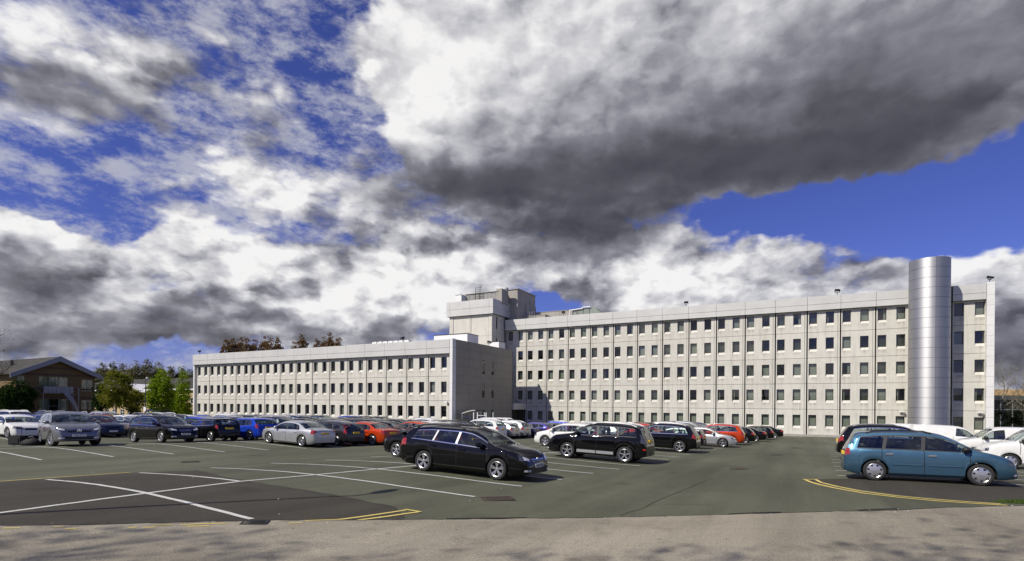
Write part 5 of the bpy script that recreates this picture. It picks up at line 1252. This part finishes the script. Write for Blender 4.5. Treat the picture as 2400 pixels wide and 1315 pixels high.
tree(2404, 84, 868, 2.6, 'bare tree at the right edge of the picture', L_BUD, 700, .09, 91, .3, twig=3, bark=BARKP, cl=.5, gaps=.6, name='bare_tree', clump=6)
tree(-24, 60, 760, 2.4, 'bare branched tree reaching in at the left edge', L_BUD, 500, .09, 92, .4, twig=3, cl=.5, gaps=.6, name='bare_tree', clump=6)
# trees behind the camera whose shade falls on the road
tree(0, 0, 0, 3.6, 'tall thinly leaved roadside tree far left behind the viewpoint', L_OLIVE, 1300, .12, 95, .58, 'round', twig=2, cl=.7, gaps=.5, name='roadside_tree', xyz=(-18.8, -3.4), h=18.0, clump=9)
tree(0, 0, 0, 3.6, 'tall thinly leaved roadside tree left behind the viewpoint', L_OLIVE, 1400, .12, 96, .58, 'round', twig=2, cl=.7, gaps=.5, name='roadside_tree', xyz=(-13.4, -4.2), h=18.0, clump=9)
tree(0, 0, 0, 4.2, 'tall thinly leaved roadside tree just behind the viewpoint', L_OLIVE, 1900, .12, 97, .58, 'round', twig=2, cl=.7, gaps=.5, name='roadside_tree', xyz=(-7.0, -3.9), h=18.0, clump=9)
# hedge on the right
rng = random.Random(5)
hx, hy = at(2375, 72); hd = thing('hedge', 'dark clipped hedge right of the office end', 'hedge', (hx, hy, gz(hx, hy)), -.2)
obj('foliage', crown_mesh([(x, rng.uniform(-.2, .2), z, 1.3, .9, .95) for x in np.arange(-4.2, 9, 1.1) for z in (.7, 2.0, 3.1)], 9000, .12, rng, L_HEDGE, 20, .4, gaps=.05), hd)
m = MB()
for x in np.arange(-4, 9, 1.0): m.tube((x, 0, -.2), (x+.1, 0, 2.6), .06, .03, 6)
m.build('stems', BARK, hd)['kind'] = 'stuff'
# tuft of grass at the kerb
gx, gy = 11.15, 11.95; vs_ = []; fs = []
for _ in range(900):
    a = rng.uniform(0, 6.28); r = rng.random()**.6; x = gx+math.cos(a)*r*.55+rng.uniform(0, .5); y = gy+math.sin(a)*r*.16; z = gz(x, y)+.005; h = rng.uniform(.03, .10); d = rng.uniform(0, 6.28); w = .008
    i = len(vs_); vs_ += [(x-w*math.cos(d), y-w*math.sin(d), z), (x+w*math.cos(d), y+w*math.sin(d), z), (x+rng.uniform(-.04, .04), y+rng.uniform(-.04, .04), z+h)]; fs.append((i, i+1, i+2))
m = MB(); m.add(vs_, fs); tag(m.build('grass', L_GRASS), 'small tuft of green grass at the kerb end', 'grass', kind='stuff')
# ------------------------------------------------------------------ brick building on the left
def brick_mat(name, c1, c2, mortar):
    m, n, b = new_mat(name); t_ = n.n('ShaderNodeTexCoord'); mp = n.n('ShaderNodeMapping'); mp.inputs['Rotation'].default_value = (PI/2, 0, 0); n.put(mp.inputs[0], t_.outputs['Object'])
    br = n.n('ShaderNodeTexBrick'); n.put(br.inputs['Vector'], mp.outputs[0]); br.inputs['Scale'].default_value = 1.0; br.inputs['Brick Width'].default_value = .225; br.inputs['Row Height'].default_value = .075; br.inputs['Mortar Size'].default_value = .008
    br.inputs['Color1'].default_value = (*c1, 1); br.inputs['Color2'].default_value = (*c2, 1); br.inputs['Mortar'].default_value = (*mortar, 1)
    f = n.noise(t_.outputs['Object'], .7, 5, .6); n.put(b.inputs['Base Color'], n.mix(1.0, br.outputs[0], n.mix(f, (.75, .75, .75, 1), (1.2, 1.2, 1.2, 1)), 'MULTIPLY')); b.inputs['Roughness'].default_value = .9; return m
BRICK = brick_mat('brown_brick', (.17, .105, .036), (.14, .085, .03), (.14, .12, .08)); BRICKD = plain('dark_brick_band', (.10, .06, .045), .9, 0, .2, 4)  # brown brick colour lowered to carry the cloud shadow on the gable
YBRICK = brick_mat('yellow_brick', (.52, .38, .17), (.46, .33, .14), (.45, .40, .30)); SLATE = plain('grey_roof_tiles', (.060, .057, .052), .9, 0, .25, 1.2, spec=.15); BARGE = plain('grey_bargeboard', (.24, .25, .29), .6, 0, .05, 1)
GS = -114.0
def on_gable(x, y):
    u = (x-1200)/1264.0; Y = GS/(T[0]*u+T[1]); e = Y*(E[0]*u+E[1]); return e, CAM_H+(947.7+.008*(x-1200)-y)/1264.0*Y
e_l, _ = on_gable(6, 900); e_r, _ = on_gable(222, 900); e_a, z_a = on_gable(134, 836); e_er, z_er = on_gable(236, 884)
e_el = 2*e_a-e_er; z_el = z_er
ex0, ey0 = xy(GS, e_a); zg = gz(ex0, ey0)
bb = thing('brick_building', 'brown brick two storey building with shallow gable on the left', 'building', (ex0, ey0, 0), PI/2-AZ)
hw = e_r-e_a; zb_ = zg-.6; DEP = 34
def gable_z(x): return z_a-(z_a-z_er)*abs(x)/(e_er-e_a)
holes = []
def onw(x0, x1, y0, y1):
    a, zt = on_gable((x0+x1)/2-(x1-x0)/2, y0); b, _ = on_gable(x1, y0); xm = (x0+x1)/2; _, zt = on_gable(xm, y0); _, zb2 = on_gable(xm, y1); return a-e_a, b-e_a, zb2, zt
wl = [(91, 160, 883, 906), (92, 160, 935, 968), (191, 222, 890, 918), (191, 222, 938, 960), (30, 58, 880, 903), (30, 58, 937, 960)]
holes = [onw(*w) for w in wl]
holes = [(max(-hw+.2, a), min(hw-.25, b), c, d) for a, b, c, d in holes]
xsW = sorted(set([-hw, hw, 0]+[v for h_ in holes for v in h_[:2]])); zsW = sorted(set([zb_]+[v for h_ in holes for v in h_[2:]]+[gable_z(hw)-.5]))
m = MB()
for a, b in zip(xsW[:-1], xsW[1:]):
    for c, d in zip(zsW[:-1], zsW[1:]):
        if any(h_[0] <= (a+b)/2 <= h_[1] and h_[2] <= (c+d)/2 <= h_[3] for h_ in holes): continue
        m.quad((a, 0, c), (b, 0, c), (b, 0, d), (a, 0, d))
    m.quad((a, 0, zsW[-1]), (b, 0, zsW[-1]), (b, 0, gable_z(b)-.15), (a, 0, gable_z(a)-.15))
m.quad((-hw, 0, zb_), (-hw, 0, zsW[-1]), (-hw, DEP, zsW[-1]), (-hw, DEP, zb_)); m.quad((hw, 0, zb_), (hw, DEP, zb_), (hw, DEP, zsW[-1]), (hw, 0, zsW[-1]))
m.build('wall', BRICK, bb)
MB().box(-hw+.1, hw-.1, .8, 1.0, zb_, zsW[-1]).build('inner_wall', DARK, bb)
for yy in (862, 878, 911, 931):
    _, zz = on_gable(110, yy); xw_ = min(hw, (z_a-.4-zz)/(z_a-z_er)*(e_er-e_a)) if zz > gable_z(hw) else hw
    MB().box(-xw_+.02, xw_-.02, -.03, -.002, zz-.16, zz+.16).build('brick_band', BRICKD, bb)
MULL = plain('grey_green_frame', (.20, .25, .24), .5)
for a, b, c, d in holes:
    f = MB(); t_ = .06; nn = max(2, int((b-a)/1.1)); 
    for k in range(nn+1): x = a+(b-a)*k/nn; f.box(max(a, x-t_/2), min(b, x+t_/2), .08, .16, c, d)
    for k in range(3): z = c+(d-c)*k/2; f.box(a, b, .07, .17, max(c, z-t_/2), min(d, z+t_/2))
    w = f.build('window', MULL, bb)
    for k in range(nn):
        x0_, x1_ = a+(b-a)*k/nn+.03, a+(b-a)*(k+1)/nn-.03; MB().quad((x0_, .12, c+.03), (x1_, .12, c+.03), (x1_, .12, d-.03), (x0_, .12, d-.03)).build('pane', PANE, w)
        if k % 2 == 0 or c > 2: MB().quad((x0_+.05, .3, c+.1), (x1_-.05, .3, c+.1), (x1_-.05, .3, d-.05), (x0_+.05, .3, d-.05)).build('blind', BLIND, w)
eh = e_er-e_a
rf = MB()
for sg in (-1, 1):
    p = [(0, -.9, z_a), (sg*eh, -.9, z_er), (sg*eh, DEP, z_er), (0, DEP, z_a)]; q = [(v[0], v[1], v[2]-.14) for v in p]
    rf.add(p+q, [(0, 1, 2, 3) if sg < 0 else (3, 2, 1, 0), (4, 7, 6, 5), (1, 5, 6, 2), (2, 6, 7, 3)])
rfo = rf.build('roof', SLATE, bb)
for sg in (-1, 1):
    p = [(0, z_a+.05), (sg*(eh+.1), z_er+.02), (sg*(eh+.1), z_er-.72), (0, z_a-.85)]; m = MB(); m.add([(x, -1.06, z) for x, z in p]+[(x, -.92, z) for x, z in p], [(0,1,2,3),(7,6,5,4),(0,4,5,1),(1,5,6,2),(2,6,7,3)]); m.build('bargeboard', BARGE, bb)
v = MB(); v.box(-3.2, -2.8, 9, 9.4, gable_z(3)-.2, gable_z(3)+.9); v.build('roof_vent', BLACKM, rfo)
# balcony and curved stair
a, b, c, d = onw(92, 162, 906, 921)
GREYP = plain('grey_steel', (.26, .27, .30), .5, .3, .1, 2)
MB().box(a, b, -1.5, -.02, c-.12, c).build('balcony_floor', GREYP, bb)
nb = 7
for k in range(nb): MB().box(a+(b-a)*k/nb+.02, a+(b-a)*(k+1)/nb-.02, -1.55, -1.5, c+.02, d).build('balcony_panel', GREYP, bb)
for k in (0, 1): MB().box((a, b)[k]-.04, (a, b)[k]+.04, -1.5, -1.4, zb_, c-.12).build('balcony_post', GREYP, bb)
sx0 = a+(b-a)*.52; sxr = 1.5; 
for k in range(14):
    t_ = k/13; ang = -PI*.5*1.3*t_+PI*.5; z = c-(c-zg)*t_; x = sx0+.4+2.3*t_; y = -1.7-1.1*math.sin(PI*t_)
    MB().box(x-.18, x+.18, y-.45, y+.45, z-.05, z).build('stair_tread', GREYP, bb)
vs_ = []
for k in range(14): t_ = k/13; x = sx0+.4+2.3*t_; y = -1.7-1.1*math.sin(PI*t_)-.47; z = c-(c-zg)*t_; vs_ += [(x, y, z-.2), (x, y, z+1.0)]
m = MB(); m.add(vs_, [(2*k, 2*k+2, 2*k+3, 2*k+1) for k in range(13)]+[(2*k+1, 2*k+3, 2*k+2, 2*k) for k in range(0)]); m.build('stair_balustrade', GREYP, bb)
MB().tube((sx0+2.6, -2.0, zg-.2), (sx0+2.6, -2.0, c+.9), .08, n=8).build('stair_post', GREYP, bb)
# ------------------------------------------------------------------ yellow brick building behind the trees
yx, yy = at(335, 128); yb = thing('brick_building', 'yellow brick building with white eaves behind the green trees', 'building', (yx, yy, 0), -AZ)
ygz = gz(yx, yy)-.5; ez = top_z(335, 912, 128); rz = top_z(335, 886, 132)
WD = 30
wins = [(x, z) for x in np.arange(-WD+2, WD-2, 3.6) for z in (ygz+1.4, ygz+4.3)]
m = MB(); xs_ = sorted(set([-WD, WD]+[v for x, z in wins for v in (x, x+1.9)])); zs_ = sorted(set([ygz, ez]+[v for x, z in wins for v in (z, z+1.4)]))
for a, b in zip(xs_[:-1], xs_[1:]):
    for c, d in zip(zs_[:-1], zs_[1:]):
        if any(x <= (a+b)/2 <= x+1.9 and z <= (c+d)/2 <= z+1.4 for x, z in wins): continue
        m.quad((a, 0, c), (b, 0, c), (b, 0, d), (a, 0, d))
m.box(WD-.2, WD, .01, 12, ygz, ez-.01); m.build('wall', YBRICK, yb)
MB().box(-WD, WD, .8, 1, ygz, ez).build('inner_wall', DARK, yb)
fm = MB()
for a in ((0, 1.9, 0, .1), (0, 1.9, 1.3, 1.4), (0, .1, .1, 1.3), (1.8, 1.9, .1, 1.3), (.9, 1.0, .1, 1.3), (.1, 1.8, .66, .74)): fm.box(a[0], a[1], .05, .13, a[2], a[3])
fmesh = fm.mesh('window', [WHITE]); pm_ = MB(); pm_.quad((.1, .1, .1), (1.8, .1, .1), (1.8, .1, 1.3), (.1, .1, 1.3)); pmesh = pm_.mesh('pane', [PANE])
for x, z in wins: w = obj('window', fmesh, yb, (x, 0, z)); obj('pane', pmesh, w)
MB().box(-WD-.5, WD+.5, -.6, -.02, ez-.35, ez+.05).build('eaves', WHITE, yb)
m = MB(); m.add([(-WD-.5, -.7, ez+.06), (WD+.5, -.7, ez+.06), (WD+.5, 6, rz), (-WD-.5, 6, rz), (WD+.5, 12.7, ez+.06), (-WD-.5, 12.7, ez+.06)], [(0, 1, 2, 3), (3, 2, 4, 5), (1, 4, 2), (0, 3, 5)]); m.build('roof', SLATE, yb)
pg = MB(); pgx = -1.0; zz = ez+1.2; pg.add([(pgx-4, -2.2, zz-2.0), (pgx, -2.2, zz), (pgx+4, -2.2, zz-2.0), (pgx+4, -2.2, zz-2.35), (pgx, -2.2, zz-.4), (pgx-4, -2.2, zz-2.35)], [(0, 1, 4, 5), (1, 2, 3, 4)]); pg.add([(pgx-4, -2.1, zz-2.0), (pgx, -2.1, zz), (pgx, 4, zz), (pgx-4, 4, zz-2), (pgx+4, -2.1, zz-2), (pgx+4, 4, zz-2)], [(0, 3, 2, 1), (1, 2, 5, 4)]); pg.build('porch_gable', WHITE, yb)
MB().add([(pgx-3.9, -2.0, zz-2.2), (pgx+3.9, -2.0, zz-2.2), (pgx, -2.0, zz-.25)], [(0, 1, 2)]).build('porch_wall', YBRICK, yb)
# lamp posts
def lamp_post(x, y, h, label, r=.07, arm=.0, head=.45, yaw=0.0):
    t = thing('lamp_post', label, 'lamp post', (x, y, gz(x, y)-.05), yaw)
    m = MB(); m.tube((0, 0, 0), (0, 0, 1.2), r*1.5, r*1.4, 10); m.tube((0, 0, 1.2), (0, 0, h), r, r*.6, 10); m.build('column', plain('dark_green_grey_steel', (.045, .055, .055), .5, .4), t)
    m = MB(); m.tube((0, 0, h), (arm, 0, h+.12), r*.6, r*.5, 8); m.build('bracket', GALV, t)
    m = MB(); m.lathe([(.0, -.10), (.12, -.08), (.17, .0), (.12, .07), (.0, .09)], 14); mm = MB(); mm.add([(v[0]*head/.17+arm+head*.8, v[1]*.9, v[2]+h+.12) for v in m.v], m.f); mm.build('lamp_head', GALV, t, smooth=True)
    return t
lamp_post(*at(341, 78), 6.6, 'dark lamp post in front of the bright green tree', .08, .0, .3)
lamp_post(*at(324, 108), 5.0, 'thin dark lamp post behind the taller one on the left', .05, .0, .25)
lamp_post(-10.75, 7.05, 8.3, 'tall lamp post just outside the left edge whose shadow crosses the bays', .075, .35, .5, math.atan2(LDIR[1], LDIR[0])+.5)
sgx, sgy = at(341, 77.8); sgn = thing('post_sign', 'small white sign board on the tall lamp post', 'sign', (sgx, sgy, gz(sgx, sgy)), -.3); MB().box(-.22, .22, -.14, -.12, 1.9, 2.5).build('board', WHITE, sgn); MB().box(-.03, .03, -.12, .08, 2.1, 2.3).build('clamp', GALV, sgn)
# cycle shelter
cxs, cys = at(375, 84); cs = thing('cycle_shelter', 'dark arched cycle shelter below the bright green tree', 'shelter', (cxs, cys, gz(cxs, cys)), -AZ)
SMOKE = glass('smoked_plastic', (.5, .55, .55), .5)
for k in range(7):
    x = -2.7+k*.9; pts = [(x, 1.0, 0), (x, 1.05, 1.1), (x, .8, 1.75), (x, .2, 2.1), (x, -.5, 2.15), (x, -1.0, 1.95)]; MB().path(pts, .045, 6).build('hoop', BLACKM, cs)
    if k < 6:
        m = MB(); m.add([(x+.05, p[1]+.0, p[2]+.03) for p in pts[1:]]+[(x+.85, p[1], p[2]+.03) for p in pts[1:]], [(i, i+1, i+6, i+5) for i in range(4)]); m.build('roof_sheet', SMOKE, cs)
# ------------------------------------------------------------------ buildings right of the office
gxr, gyr = at(2400, 100); gb_ = thing('glazed_building', 'low dark glazed building behind the hedge on the right', 'building', (gxr, gyr, 0), -.12)
gzr = gz(gxr, gyr)-.5; gt = top_z(2380, 928, 100)
MB().box(-10, 14, 0, 8, gzr, gt-.8).build('core', DARK, gb_); MB().box(-10.3, 14.3, -.6, 8.3, gt-.79, gt).build('roof_edge', plain('dark_roof_edge', (.06, .07, .07), .6), gb_)
for k in range(13):
    x = -10+k*2.0; MB().box(x-.06, x+.06, -.16, -.04, gzr, gt-.8).build('mullion', GALV, gb_)
    if k < 12:
        for z0_, z1_ in ((gzr+.1, gt-2.6), (gt-2.5, gt-.9)): MB().quad((x+.07, -.08, z0_), (x+1.93, -.08, z0_), (x+1.93, -.08, z1_), (x+.07, -.08, z1_)).build('pane', PANE, gb_)
MB().box(-10, 14, -.15, -.05, gt-2.6, gt-2.5).build('transom', GALV, gb_)
hxr, hyr = at(2385, 150); hs = thing('house', 'pale house with tan roof far right behind the glazed building', 'house', (hxr, hyr, 0), -.3)
hzt = top_z(2385, 912, 150); MB().box(-6, 6, 0, 7, -4, hzt-1.8).build('wall', plain('cream_render', (.62, .56, .44), .8), hs)
m = MB(); m.add([(-6.4, -.4, hzt-1.79), (6.4, -.4, hzt-1.79), (6.4, 3.5, hzt), (-6.4, 3.5, hzt), (6.4, 7.4, hzt-1.79), (-6.4, 7.4, hzt-1.79)], [(0, 1, 2, 3), (3, 2, 4, 5), (1, 4, 2), (0, 3, 5)]); m.build('roof', plain('tan_roof', (.30, .20, .09), .8, 0, .2, 1), hs)
for x in (-4, -1, 2): w = MB().box(x, x+1.6, -.05, .02, hzt-3.6, hzt-2.2).build('window', WHITE, hs); MB().quad((x+.1, -.06, hzt-3.5), (x+1.5, -.06, hzt-3.5), (x+1.5, -.06, hzt-2.3), (x+.1, -.06, hzt-2.3)).build('pane', PANE, w)

# grit, leaves and scraps lying about the tarmac
LIT = [plain('pale_scrap', (.6, .6, .56), .8), plain('dead_leaf', (.10, .065, .03), .9)]
rng = random.Random(12); m = MB()
for _ in range(300):
    if rng.random() < .55: x = rng.uniform(-8, 11); y = wob(x)+rng.gauss(0, .22)
    else: y = rng.uniform(8, 24); x = rng.uniform(-.95, .95)*y
    r = rng.uniform(.006, .020); a = rng.uniform(0, 6.28); z = gz(x, y)+.02
    m.add([(x+r*math.cos(a), y+r*math.sin(a), z), (x-r*.6*math.sin(a), y+r*.6*math.cos(a), z+r*.5), (x-r*math.cos(a), y-r*math.sin(a), z), (x+r*.6*math.sin(a), y-r*.6*math.cos(a), z)], [(0, 1, 2, 3)], 0 if rng.random() < .3 else 1)
tag(m.build('litter', LIT), 'scattered dead leaves and pale scraps on the tarmac', 'litter', kind='stuff')
